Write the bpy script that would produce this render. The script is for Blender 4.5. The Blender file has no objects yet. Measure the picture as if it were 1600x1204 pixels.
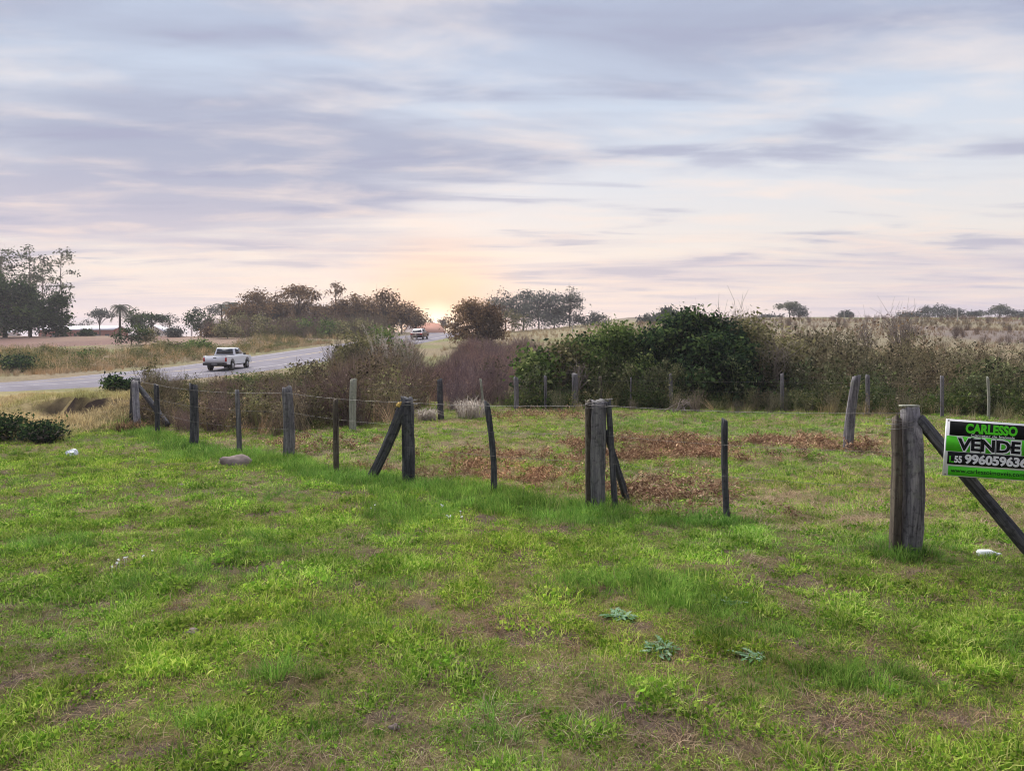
import bpy, bmesh, math, random
import numpy as np
from mathutils import Vector, Matrix

R = math.radians
scene = bpy.context.scene
col = scene.collection

# ------------------------------------------------------------------ camera
CAM_H = 1.6
FPX = 1180.0                      # focal length in pixels of the 1600 px wide photo
HOR = 567.0                       # eye-level line in the photo
cam_d = bpy.data.cameras.new('camera')
cam_d.sensor_width = 36.0
cam_d.lens = 36.0 * FPX / 1600.0
cam_d.shift_y = -(602.0 - HOR) / 1600.0
cam_d.clip_start = 0.05
cam_d.clip_end = 6000
cam = bpy.data.objects.new('camera', cam_d)
cam.location = (0, 0, CAM_H)
cam.rotation_euler = (R(90), 0, 0)
col.objects.link(cam)
scene.camera = cam

# ------------------------------------------------------------------ world
SUN_AZ = math.atan((682 - 800) / FPX)       # to the right of +Y is positive
SUN_EL = R(2.6)
sun_dir = Vector((math.sin(SUN_AZ) * math.cos(SUN_EL), math.cos(SUN_AZ) * math.cos(SUN_EL), math.sin(SUN_EL)))

def srgb(r, g, b, k=1.0):
    def f(c):
        c = c / 255.0
        return (c / 12.92 if c <= 0.04045 else ((c + 0.055) / 1.055) ** 2.4) * k
    return (f(r), f(g), f(b), 1.0)

world = bpy.data.worlds.new('World')
scene.world = world
world.use_nodes = True
wt = world.node_tree
wt.nodes.clear()

class NT:
    """small helper for building node trees"""
    def __init__(self, tree):
        self.t = tree
    def n(self, typ, **kw):
        nd = self.t.nodes.new(typ)
        for k, v in kw.items():
            setattr(nd, k, v)
        return nd
    def link(self, a, b):
        self.t.links.new(a, b)
    def math(self, op, a, b=None, c=None, clamp=False):
        nd = self.n('ShaderNodeMath', operation=op, use_clamp=clamp)
        for i, v in enumerate((a, b, c)):
            if v is None:
                continue
            if hasattr(v, 'is_linked'):
                self.link(v, nd.inputs[i])
            else:
                nd.inputs[i].default_value = v
        return nd.outputs[0]
    def ss(self, v, lo, hi):
        nd = self.n('ShaderNodeMapRange', interpolation_type='SMOOTHSTEP')
        self.link(v, nd.inputs[0])
        nd.inputs[1].default_value = lo
        nd.inputs[2].default_value = hi
        return nd.outputs[0]
    def mix(self, fac, a, b, blend='MIX'):
        nd = self.n('ShaderNodeMix', data_type='RGBA', blend_type=blend)
        ins = (nd.inputs[0], nd.inputs[6], nd.inputs[7])
        for s, v in zip(ins, (fac, a, b)):
            if hasattr(v, 'is_linked'):
                self.link(v, s)
            else:
                s.default_value = v
        return nd.outputs[2]
    def noise(self, vec, scale, detail=4, rough=0.55, dist=0.0):
        nd = self.n('ShaderNodeTexNoise')
        if vec is not None:
            self.link(vec, nd.inputs['Vector'])
        nd.inputs['Scale'].default_value = scale
        nd.inputs['Detail'].default_value = detail
        nd.inputs['Roughness'].default_value = rough
        nd.inputs['Distortion'].default_value = dist
        return nd.outputs[0]
    def ramp(self, fac, stops):
        nd = self.n('ShaderNodeValToRGB')
        e = nd.color_ramp.elements
        while len(e) < len(stops):
            e.new(0.5)
        for i, (p, c) in enumerate(stops):
            e[i].position = p
            e[i].color = c
        self.link(fac, nd.inputs[0])
        return nd.outputs[0]

W = NT(wt)
tc = W.n('ShaderNodeTexCoord')
sep = W.n('ShaderNodeSeparateXYZ')
W.link(tc.outputs['Generated'], sep.inputs[0])
dx, dy, dz = sep.outputs
el = W.math('MAXIMUM', dz, 0.0)
sky = W.n('ShaderNodeTexSky', sky_type='NISHITA', sun_disc=False)
sky.sun_elevation = SUN_EL
sky.sun_rotation = SUN_AZ
sky.air_density = 1.2
sky.dust_density = 2.0
sky.ozone_density = 2.0
nish = W.n('ShaderNodeVectorMath', operation='SCALE')
W.link(sky.outputs[0], nish.inputs[0])
nish.inputs['Scale'].default_value = 0.10
# clear and thinly veiled evening sky behind the clouds, by height above the horizon
veil = W.ramp(el, [(0.00, srgb(226, 200, 208)), (0.045, srgb(220, 204, 218)), (0.085, srgb(238, 224, 218)), (0.14, srgb(240, 232, 226)),
                   (0.22, srgb(224, 227, 234)), (0.32, srgb(204, 217, 235)), (0.48, srgb(184, 199, 225)), (1.0, srgb(150, 170, 208))])
base = W.mix(0.12, veil, nish.outputs[0])
# cloud sheet: the view direction projected on a layer overhead, so streaks flatten towards the horizon
den = W.math('ADD', el, 0.055)
px_ = W.math('DIVIDE', dx, den)
py_ = W.math('DIVIDE', dy, den)
cmb = W.n('ShaderNodeCombineXYZ')
W.link(px_, cmb.inputs[0]); W.link(py_, cmb.inputs[1])
def mapped(rot, sc, loc=(0, 0, 0)):
    m = W.n('ShaderNodeMapping')
    W.link(cmb.outputs[0], m.inputs[0])
    m.inputs['Rotation'].default_value = (0, 0, rot)
    m.inputs['Scale'].default_value = sc
    m.inputs['Location'].default_value = loc
    return m.outputs[0]
n_big = W.noise(mapped(R(24), (0.34, 0.62, 1), (3.1, 1.3, 0)), 1.0, 6, 0.56, 0.5)
n_str = W.noise(mapped(R(17), (0.55, 1.9, 1), (7.7, 4.1, 0)), 1.0, 4, 0.52, 0.6)
n_fine = W.noise(mapped(R(-12), (1.5, 2.9, 1), (1.7, 9.1, 0)), 1.0, 5, 0.54, 0.25)
# side: 0 towards the left of the glow, 1 towards the right
side = W.ss(dx, -0.35, 0.45)
cov = W.math('ADD', W.math('MULTIPLY', n_big, 0.62), W.math('MULTIPLY', n_str, 0.38))
band = W.math('MULTIPLY', W.ss(el, 0.12, 0.19), W.ss(el, 0.44, 0.30))
cov = W.math('ADD', cov, W.math('MULTIPLY', band, W.math('SUBTRACT', 0.085, W.math('MULTIPLY', side, 0.13))))
lowb = W.math('MULTIPLY', W.ss(el, 0.012, 0.04), W.ss(el, 0.10, 0.065))
cov = W.math('ADD', cov, W.math('MULTIPLY', lowb, 0.03))
dark = W.ss(cov, 0.41, 0.63)
hi_fade = W.ss(el, 0.03, 0.12)
cloud_dark = W.mix(W.ss(el, 0.08, 0.26), srgb(197, 187, 201), srgb(158, 163, 187))
c1 = W.mix(W.math('MULTIPLY', dark, 0.86), base, cloud_dark)
lit = W.math('MULTIPLY', W.ss(n_fine, 0.44, 0.76), W.math('ADD', W.math('MULTIPLY', hi_fade, 0.55), 0.30))
cloud_lit = W.mix(W.ss(el, 0.05, 0.35), srgb(250, 222, 202), srgb(244, 230, 222))
c2 = W.mix(W.math('MULTIPLY', lit, 0.66), c1, cloud_lit)
# small darker puffs high up
puff = W.math('MULTIPLY', W.ss(n_fine, 0.56, 0.40), W.ss(n_str, 0.50, 0.64))
c2 = W.mix(W.math('MULTIPLY', puff, W.math('MULTIPLY', hi_fade, 0.55)), c2, srgb(158, 160, 186))
# afterglow round the low sun
dotn = W.n('ShaderNodeVectorMath', operation='DOT_PRODUCT')
W.link(tc.outputs['Generated'], dotn.inputs[0])
dotn.inputs[1].default_value = sun_dir
ang = W.math('ARCCOSINE', W.math('MINIMUM', dotn.outputs['Value'], 0.99999))
g_wide = W.math('MULTIPLY', W.ss(ang, 0.80, 0.05), W.ss(el, 0.22, 0.03))
c3 = W.mix(W.math('MULTIPLY', g_wide, 0.48), c2, srgb(250, 226, 202, 1.05))
g_mid = W.ss(ang, 0.15, 0.0)
c4 = W.mix(W.math('MULTIPLY', g_mid, 0.92), c3, srgb(255, 200, 150, 1.15))
g_core = W.ss(ang, 0.045, 0.0)
c5 = W.mix(g_core, c4, (1.75, 1.40, 0.98, 1))
bg = W.n('ShaderNodeBackground')
W.link(c5, bg.inputs[0])
bg.inputs[1].default_value = 0.83
wo = W.n('ShaderNodeOutputWorld')
W.link(bg.outputs[0], wo.inputs[0])

# ------------------------------------------------------------------ sun: soft light of the bright evening cloud
sl = bpy.data.lights.new('sun', 'SUN')
sl.energy = 5.0
sl.angle = R(58)
sl.color = (1.0, 0.945, 0.88)
so = bpy.data.objects.new('sun', sl)
ldir = Vector((math.sin(R(-30)) * math.cos(R(52)), math.cos(R(-30)) * math.cos(R(52)), math.sin(R(52))))
so.rotation_euler = (-ldir).to_track_quat('-Z', 'Y').to_euler()
so.location = (0, 0, 60)
col.objects.link(so)

vs = scene.view_settings
vs.view_transform = 'Standard'
vs.look = 'None'
vs.gamma = 1.0
vs.exposure = 0.42
vs.use_curve_mapping = False
scene.cycles.use_denoising = True
scene.cycles.use_adaptive_sampling = True
scene.cycles.adaptive_threshold = 0.02
scene.cycles.filter_width = 1.05
scene.cycles.max_bounces = 4
scene.cycles.diffuse_bounces = 2
scene.cycles.glossy_bounces = 2
scene.cycles.transmission_bounces = 2
scene.cycles.transparent_max_bounces = 6

# ------------------------------------------------------------------ numpy helpers
def hash2(ix, iy, seed):
    h = (ix.astype(np.int64) * 374761393 + iy.astype(np.int64) * 668265263 + seed * 974711) & 0xFFFFFFFF
    h = ((h ^ (h >> 13)) * 1274126177) & 0xFFFFFFFF
    h = h ^ (h >> 16)
    return (h & 0xFFFFFF) / float(0xFFFFFF)

def vnoise(x, y, seed=0):
    x = np.asarray(x, float); y = np.asarray(y, float)
    ix = np.floor(x); iy = np.floor(y)
    fx = x - ix; fy = y - iy
    fx = fx * fx * (3 - 2 * fx); fy = fy * fy * (3 - 2 * fy)
    a = hash2(ix, iy, seed); b = hash2(ix + 1, iy, seed)
    c = hash2(ix, iy + 1, seed); d = hash2(ix + 1, iy + 1, seed)
    return (a * (1 - fx) + b * fx) * (1 - fy) + (c * (1 - fx) + d * fx) * fy

def fbm(x, y, sc, octv=4, seed=0, gain=0.5):
    s = 0.0; a = 1.0; t = 0.0
    for i in range(octv):
        s = s + a * vnoise(np.asarray(x) * sc + 17.3 * i, np.asarray(y) * sc - 9.1 * i, seed + i)
        t += a; a *= gain; sc *= 2.03
    return s / t

def sstep(v, lo, hi):
    t = np.clip((np.asarray(v, float) - lo) / (hi - lo), 0, 1)
    return t * t * (3 - 2 * t)

def G(px, py, z=0.0):
    """photo pixel of a point standing at height z -> its place on the ground"""
    d = (CAM_H - z) * FPX / (py - HOR)
    return ((px - 800) / FPX * d, d)

def X(px, d):
    return (px - 800) / FPX * d

# ------------------------------------------------------------------ terrain
def smooth_profile(pts):
    ys = np.arange(-60, 1600, 1.0)
    v = np.interp(ys, [p[0] for p in pts], [p[1] for p in pts])
    k = np.ones(9) / 9
    vp = np.pad(v, 4, mode='edge')
    return ys, np.convolve(vp, k, 'valid')
PL = smooth_profile([(-60, 0), (28, 0), (34, .1), (38.75, .14), (46, .62), (54, 1.08), (70, 2.25), (83, 3.25), (105, 4.9),
                     (115, 5.6), (150, 7.6), (175, 7.9), (260, 8.0), (1600, 4)])
PR = smooth_profile([(-60, 0), (27, 0), (34, .35), (80, 4.1), (210, 14.3), (235, 15.0), (300, 15), (1600, 9)])

RC = np.array([(-92, -22), (-75, -4), (-52, 19), (-37, 34), (-26.4, 45), (-22.6, 54.5), (-20.6, 64), (-18, 83), (-14.6, 108),
               (-12.9, 130), (-11.8, 160), (-10, 220), (-2, 320)], float)
def catmull(P, n=14):
    out = []
    Q = np.vstack([2 * P[0] - P[1], P, 2 * P[-1] - P[-2]])
    for i in range(1, len(Q) - 2):
        p0, p1, p2, p3 = Q[i - 1], Q[i], Q[i + 1], Q[i + 2]
        for t in np.linspace(0, 1, n, endpoint=False):
            out.append(0.5 * ((2 * p1) + (-p0 + p2) * t + (2 * p0 - 5 * p1 + 4 * p2 - p3) * t * t + (-p0 + 3 * p1 - 3 * p2 + p3) * t ** 3))
    out.append(Q[-2])
    return np.array(out)
ROAD = catmull(RC)

def road_dist(x, y):
    x = np.asarray(x, float); y = np.asarray(y, float)
    shp = x.shape
    xf, yf = x.ravel(), y.ravel()
    best = np.full(xf.shape, 1e9)
    A = ROAD[:-1:2]; B = ROAD[2::2]
    for a, b in zip(A, B[:len(A)]):
        ab = b - a
        t = np.clip(((xf - a[0]) * ab[0] + (yf - a[1]) * ab[1]) / (ab @ ab), 0, 1)
        d = np.hypot(xf - a[0] - t * ab[0], yf - a[1] - t * ab[1])
        best = np.minimum(best, d)
    return best.reshape(shp)

def zbase(x, y):
    x = np.asarray(x, float); y = np.asarray(y, float)
    w = sstep(x, -15, 40)
    zl = np.interp(y, PL[0], PL[1]); zr = np.interp(y, PR[0], PR[1])
    return zl * (1 - w) + zr * w - 0.75 * sstep(x, -24, -44) * sstep(y, 108, 150)

def gully_uv(x, y):
    u = (x + 13.2) * 0.768 - (y - 22) * 0.640
    n = -(x + 13.2) * 0.640 - (y - 22) * 0.768 + 0.15 * np.sin(u * 2.6) + 0.3 * (fbm(x, y, 1.7, 3, 71) - 0.5)
    return u, n, sstep(u, -0.3, 0.4) * (1 - sstep(u, 3.4, 4.6))

def gully_at(x, y):
    """washed-out hollow in the bank: a sharp upper lip with bare earth under it"""
    u, n, al = gully_uv(x, y)
    return al * sstep(n, -0.06, 0.14) * np.exp(-(np.maximum(n - 0.15, 0) / 0.6) ** 2)

def gully_open(x, y):
    u, n, al = gully_uv(x, y)
    return al * sstep(n, -0.06, 0.16)

def gully_clear(x, y):
    u, n, al = gully_uv(x, y)
    return al * sstep(n, -0.10, 0.02) * (1 - sstep(n, 0.7, 1.2))

def zg(x, y, rd=None):
    x = np.asarray(x, float); y = np.asarray(y, float)
    z = zbase(x, y)
    if rd is None:
        rd = road_dist(x, y)
    off = sstep(rd, 5.0, 9.0)
    # bank between the lawn and the road
    gu, gn, gal = gully_uv(x, y)
    upper = gal * (1 - sstep(gn, -0.06, 0.16)) + (1 - gal) * (1 - sstep(gn, -1.0, 2.2))
    mound = sstep(x, -9.0, -10.2) * (0.26 * sstep(y, 15.4, 17.4) + 0.74 * upper * sstep(y, 15.6, 18.0)) * (1 - sstep(y, 23.0, 29))
    gul = gully_at(x, y)
    z = z + off * (0.66 * mound * (0.85 + 0.3 * fbm(x, y, 0.45, 3, 5)) - 0.16 * gul)
    near = 1 - sstep(y, 24, 30)
    z = z + off * ((fbm(x, y, 0.8, 3, 11) - 0.5) * 0.09 + (fbm(x, y, 3.1, 3, 12) - 0.5) * 0.055 * near)
    z = z + off * (1 - near) * (fbm(x, y, 0.07, 4, 13) - 0.5) * 0.9 * sstep(y, 34, 60)
    z = z - (1 - sstep(rd, 4.6, 5.4)) * 0.10
    return z

def Zp(x, y):
    return float(zg(np.array([x]), np.array([y]))[0])

# fence line of the lawn (ground points), from the near right to the far left
FL = [G(1407, 862), G(1140, 812), G(932, 793), G(770, 770), G(638, 752), G(526, 740), G(449, 718), G(375, 712), G(302, 698), G(247, 680), G(212, 668)]
def fence_signed(x, y):
    """positive on the lawn side of the fence line, metres"""
    xs = np.array([p[0] for p in FL][::-1]); ys = np.array([p[1] for p in FL][::-1])
    xs = np.concatenate([[-30], xs, [12]]); ys = np.concatenate([[ys[0] + 0.75 * (xs[1] + 30)], ys, [ys[-1] - 0.5 * (12 - xs[-2])]])
    fy = np.interp(x, xs, ys)
    return (fy - y) * 0.82

def blob(x, y, px, py, wpx, hpx):
    """soft round patch on the ground given as it lies in the plan"""
    cx, cy = G(px, py)
    sx = wpx / FPX * cy
    y0 = G(px, py + hpx)[1]; y1 = G(px, max(py - hpx, HOR + 20))[1]
    sy = abs(y1 - y0) / 2
    return np.exp(-((x - cx) / sx) ** 2 - ((y - cy) / sy) ** 2)

def masks(x, y):
    """what grows where: dict of 0..1 masks (lush, soil, straw, bracken)"""
    fs = fence_signed(x, y)
    lawn = sstep(fs, -0.5, 0.3)
    plot = 1 - lawn
    m = {}
    n1 = fbm(x, y, 0.9, 4, 21); n2 = fbm(x, y, 2.6, 4, 31); n3 = fbm(x, y, 0.35, 3, 41)
    strip = np.exp(-((fs - 0.25) / 0.55) ** 2) * sstep(x, 1.6, -0.5) * sstep(y, 20, 17)
    lush = strip * 1.1 + sstep(n1 + (n2 - 0.5) * 0.5, 0.55, 0.80) * 0.6
    for b in [(1330, 1065, 150, 30), (1010, 915, 60, 25), (900, 915, 70, 20), (700, 780, 110, 20), (1120, 945, 60, 25), (1000, 665, 140, 18),
              (860, 800, 90, 16), (400, 1130, 120, 40), (1160, 655, 160, 10), (430, 1060, 60, 25), (1450, 840, 30, 20), (1380, 840, 30, 20)]:
        lush = lush + blob(x, y, *b) * 0.85 * sstep(n2, 0.30, 0.55)
    n4 = fbm(x, y, 5.5, 3, 36)
    soil = sstep(n2, 0.62, 0.76) * 0.40 * sstep(n1, 0.62, 0.42) + sstep(n4, 0.62, 0.74) * 0.65
    for b in [(60, 1055, 70, 18), (210, 1180, 70, 22), (20, 1080, 50, 12), (550, 915, 60, 10), (380, 770, 80, 8), (140, 965, 26, 10), (950, 1100, 80, 25),
              (820, 985, 60, 20), (1300, 1120, 150, 25), (1110, 1090, 60, 14), (300, 985, 40, 8), (1180, 905, 70, 14), (1010, 1150, 130, 30), (760, 830, 60, 8),
              (1240, 900, 70, 14), (1300, 930, 40, 12), (250, 760, 60, 7), (1050, 1010, 60, 18), (1500, 1120, 90, 22), (640, 1130, 60, 16)]:
        soil = soil + blob(x, y, *b) * 0.68 * sstep(n2 * 0.5 + n4 * 0.5, 0.36, 0.58)
    straw = sstep(n3 + (n2 - 0.5) * 0.5, 0.56, 0.80) * 0.45
    for b in [(1200, 890, 110, 28), (1290, 920, 60, 22), (1100, 830, 120, 14), (1250, 800, 120, 22), (1100, 690, 200, 12), (1330, 690, 110, 12), (780, 690, 120, 8),
              (950, 1120, 130, 40), (700, 940, 180, 40), (1400, 930, 90, 25), (480, 950, 80, 30), (1250, 1000, 130, 30)]:
        straw = straw + blob(x, y, *b) * (0.55 if b[1] < 920 and b[0] > 740 else 0.30) * sstep(n2, 0.34, 0.60)
    br = 0 * x
    for b in [(1040, 770, 75, 20), (1000, 700, 80, 16), (880, 745, 70, 14), (1150, 700, 160, 10), (700, 735, 80, 12), (500, 695, 60, 8), (960, 715, 60, 9),
              (850, 650, 60, 6), (1240, 695, 80, 8), (1280, 690, 100, 6), (760, 715, 60, 6)]:
        br = br + blob(x, y, *b)
    br = br * sstep(n2 * 0.6 + n1 * 0.4, 0.36, 0.66) * plot
    for (qx, qy) in FL:
        lush = lush + 1.3 * np.exp(-((x - qx) ** 2 + (y - qy) ** 2) / 0.10)
    m['lush'] = np.clip(lush, 0, 1) * (1 - 0.55 * plot * (1 - strip.clip(0, 1)))
    m['soil'] = np.clip(soil, 0, 1) * (1 - 0.5 * plot)
    m['straw'] = np.clip(straw + plot * (0.30 + 0.35 * sstep(n1, 0.42, 0.62)) + np.clip(br, 0, 1) * 0.45, 0, 1)
    m['bracken'] = np.clip(br * 1.15, 0, 1)
    m['lawn'] = lawn
    m['n1'] = n1; m['n2'] = n2; m['n3'] = n3
    return m

# ------------------------------------------------------------------ mesh collection
class MB:
    def __init__(self):
        self.v = []; self.q = []; self.t = []; self.rq = []; self.rt = []; self.nv = 0
    def add(self, v, q=None, t=None, rnd=0.5):
        v = np.asarray(v, float).reshape(-1, 3)
        if q is not None and len(q):
            q = np.asarray(q, int).reshape(-1, 4)
            self.q.append(q + self.nv)
            self.rq.append(np.broadcast_to(np.asarray(rnd, float), (len(q),)) if np.ndim(rnd) == 0 else np.asarray(rnd)[:len(q)])
        if t is not None and len(t):
            t = np.asarray(t, int).reshape(-1, 3)
            self.t.append(t + self.nv)
            self.rt.append(np.broadcast_to(np.asarray(rnd, float), (len(t),)) if np.ndim(rnd) == 0 else np.asarray(rnd)[:len(t)])
        self.v.append(v); self.nv += len(v)
    def mesh(self, name, mat, smooth=False):
        v = np.concatenate(self.v) if self.v else np.zeros((0, 3))
        q = np.concatenate(self.q) if self.q else np.zeros((0, 4), int)
        t = np.concatenate(self.t) if self.t else np.zeros((0, 3), int)
        rn = np.concatenate(self.rq + self.rt) if (self.rq or self.rt) else np.zeros(0)
        me = bpy.data.meshes.new(name)
        me.vertices.add(len(v)); me.vertices.foreach_set('co', v.ravel())
        nl = q.size + t.size; nf = len(q) + len(t)
        me.loops.add(nl); me.polygons.add(nf)
        me.loops.foreach_set('vertex_index', np.concatenate([q.ravel(), t.ravel()]).astype(np.int32))
        st = np.concatenate([np.arange(len(q)) * 4, q.size + np.arange(len(t)) * 3]).astype(np.int32)
        me.polygons.foreach_set('loop_start', st)
        me.update(calc_edges=True)
        a = me.attributes.new('rnd', 'FLOAT', 'FACE')
        a.data.foreach_set('value', rn.astype(np.float32))
        if smooth:
            me.polygons.foreach_set('use_smooth', np.ones(nf, bool))
        if mat is not None:
            me.materials.append(mat)
        me.validate()
        return me
    def build(self, name, mat, parent=None, smooth=False):
        o = bpy.data.objects.new(name, self.mesh(name, mat, smooth))
        col.objects.link(o)
        if parent is not None:
            o.parent = parent
        return o
    # ---- shapes
    def box(self, c, s, rot=None, rnd=0.5):
        c = np.array(c, float); s = np.array(s, float) / 2
        k = np.array([(-1, -1, -1), (1, -1, -1), (1, 1, -1), (-1, 1, -1), (-1, -1, 1), (1, -1, 1), (1, 1, 1), (-1, 1, 1)]) * s
        if rot is not None:
            k = k @ np.array(rot).T
        self.add(k + c, [(0, 3, 2, 1), (4, 5, 6, 7), (0, 1, 5, 4), (1, 2, 6, 5), (2, 3, 7, 6), (3, 0, 4, 7)], rnd=rnd)
    def tube(self, P, rad, k=5, rnd=0.5, cap=True):
        P = np.asarray(P, float); n = len(P)
        rad = np.broadcast_to(np.asarray(rad, float), (n,))
        T = np.gradient(P, axis=0); T /= np.linalg.norm(T, axis=1)[:, None] + 1e-9
        ref = np.array([0, 0, 1.0]) if abs(T[0, 2]) < 0.8 else np.array([1.0, 0, 0])
        A = np.cross(T, ref); A /= np.linalg.norm(A, axis=1)[:, None] + 1e-9
        B = np.cross(T, A)
        th = np.arange(k) * 2 * math.pi / k
        V = P[:, None, :] + rad[:, None, None] * (np.cos(th)[None, :, None] * A[:, None, :] + np.sin(th)[None, :, None] * B[:, None, :])
        i = np.arange(n - 1)[:, None] * k; j = np.arange(k)[None, :]; j2 = (j + 1) % k
        q = np.stack([i + j, i + k + j, i + k + j2, i + j2], -1).reshape(-1, 4)
        t = None
        if cap:
            t = [(0, a + 1, a) for a in range(1, k - 1)]
            b = (n - 1) * k
            t = [(0, a, a + 1) for a in range(1, k - 1)] + [(b, b + a + 1, b + a) for a in range(1, k - 1)]
        self.add(V.reshape(-1, 3), q, t, rnd)
    def leaves(self, P, rng, L, Wd, rnd, droop=0.0, up=0.0):
        P = np.asarray(P, float); n = len(P)
        d = rng.normal(size=(n, 3)); d[:, 2] = d[:, 2] * 0.8 - droop + up
        d /= np.linalg.norm(d, axis=1)[:, None] + 1e-9
        a = rng.normal(size=(n, 3)); s = np.cross(d, a); s /= np.linalg.norm(s, axis=1)[:, None] + 1e-9
        k_ = rng.uniform(0.45, 1.5, n); Ls = (L * k_)[:, None]; Ws = (Wd * k_ * rng.uniform(0.7, 1.3, n))[:, None]
        nn = np.cross(d, s)
        V = np.stack([P, P + d * Ls * 0.5 + s * Ws * 0.5 + nn * Ws * 0.15, P + d * Ls, P + d * Ls * 0.5 - s * Ws * 0.5 + nn * Ws * 0.15], 1)
        q = np.arange(n * 4).reshape(n, 4)
        self.add(V.reshape(-1, 3), q, rnd=rnd)
    def blades(self, P, rng, H, Wd, lean, rnd, curve=0.5, az=None):
        P = np.asarray(P, float); n = len(P)
        if az is None:
            az = rng.uniform(0, 2 * math.pi, n)
        h = H * rng.uniform(0.55, 1.25, n); le = lean * rng.uniform(0.3, 1.5, n)
        d = np.stack([np.cos(az), np.sin(az), 0 * az], 1); s = np.stack([-np.sin(az), np.cos(az), 0 * az], 1)
        w = (Wd * rng.uniform(0.7, 1.3, n))[:, None]
        up = np.array([0, 0, 1.0])
        h1 = (h * 0.55)[:, None]; l1 = (le * h * 0.3)[:, None]
        h2 = (h * np.clip(1.0 - curve * le * 0.5, 0.15, 1))[:, None]; l2 = (le * h)[:, None]
        tw = rng.normal(size=(n, 1)) * 0.4
        s2 = s + d * tw
        M = P + up * h1 + d * l1
        Tp = P + up * h2 + d * l2
        V = np.stack([P - s * w * 0.5, P + s * w * 0.5, M + s2 * w * 0.42, M - s2 * w * 0.42, Tp], 1)
        b = np.arange(n)[:, None] * 5
        self.add(V.reshape(-1, 3), b + np.array([[0, 1, 2, 3]]), b + np.array([[3, 2, 4]]), rnd)

def tag(o, label=None, cat=None, group=None, kind=None):
    if label: o['label'] = label
    if cat: o['category'] = cat
    if group: o['group'] = group
    if kind: o['kind'] = kind
    return o

def empty(name, loc, rz=0.0):
    o = bpy.data.objects.new(name, None)
    o.location = loc; o.rotation_euler = (0, 0, rz)
    o.empty_display_size = 0.2
    col.objects.link(o)
    return o

def copy_tree(o, parent=None):
    c = o.copy(); col.objects.link(c); c.parent = parent
    for ch in list(o.children):
        copy_tree(ch, c)
    return c

# ------------------------------------------------------------------ materials
MATS = {}
def new_mat(name):
    m = bpy.data.materials.new(name); m.use_nodes = True
    m.node_tree.nodes.clear()
    MATS[name] = m
    return m, NT(m.node_tree)

def finish(T, shader):
    o = T.n('ShaderNodeOutputMaterial'); T.link(shader, o.inputs[0])

def pbsdf(T, colr, rough=0.8, spec=0.3, metal=0.0, normal=None):
    b = T.n('ShaderNodeBsdfPrincipled')
    if hasattr(colr, 'is_linked'): T.link(colr, b.inputs['Base Color'])
    else: b.inputs['Base Color'].default_value = colr
    if hasattr(rough, 'is_linked'): T.link(rough, b.inputs['Roughness'])
    else: b.inputs['Roughness'].default_value = rough
    b.inputs['Specular IOR Level'].default_value = spec
    b.inputs['Metallic'].default_value = metal
    if normal is not None: T.link(normal, b.inputs['Normal'])
    return b.outputs[0]

def bump(T, h, strength=0.5, dist=0.02):
    b = T.n('ShaderNodeBump'); T.link(h, b.inputs['Height'])
    b.inputs['Strength'].default_value = strength; b.inputs['Distance'].default_value = dist
    return b.outputs[0]

def foliage_mat(name, stops, transl=0.3, tint=False, var=0.25):
    """leaf colour picked per leaf, tinted per plant, with light passing through"""
    m, T = new_mat(name)
    at = T.n('ShaderNodeAttribute', attribute_name='rnd')
    c = T.ramp(at.outputs['Fac'], [(i / max(1, len(stops) - 1), s if len(s) == 4 else (*s, 1)) for i, s in enumerate(stops)])
    if tint:
        ti = T.n('ShaderNodeAttribute', attribute_type='INSTANCER', attribute_name='tint')
        c = T.mix(1.0, c, ti.outputs['Color'], 'MULTIPLY')
    df = T.n('ShaderNodeBsdfDiffuse'); T.link(c, df.inputs[0])
    tr = T.n('ShaderNodeBsdfTranslucent'); T.link(c, tr.inputs[0])
    mx = T.n('ShaderNodeMixShader'); mx.inputs[0].default_value = transl
    T.link(df.outputs[0], mx.inputs[1]); T.link(tr.outputs[0], mx.inputs[2])
    finish(T, mx.outputs[0])
    return m

def simple_mat(name, c, rough=0.7, spec=0.3, metal=0.0, noise=0.0, nscale=8.0, bump_s=0.0):
    m, T = new_mat(name)
    cc = c if len(c) == 4 else (*c, 1)
    if noise > 0:
        t = T.n('ShaderNodeTexCoord')
        n = T.noise(t.outputs['Object'], nscale, 5, 0.6)
        lo = tuple(v * (1 - noise) for v in cc[:3]) + (1,); hi = tuple(min(1, v * (1 + noise)) for v in cc[:3]) + (1,)
        cs = T.ramp(n, [(0.3, lo), (0.7, hi)])
        finish(T, pbsdf(T, cs, rough, spec, metal, bump(T, n, bump_s, 0.02) if bump_s else None))
    else:
        finish(T, pbsdf(T, cc, rough, spec, metal))
    return m

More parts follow.
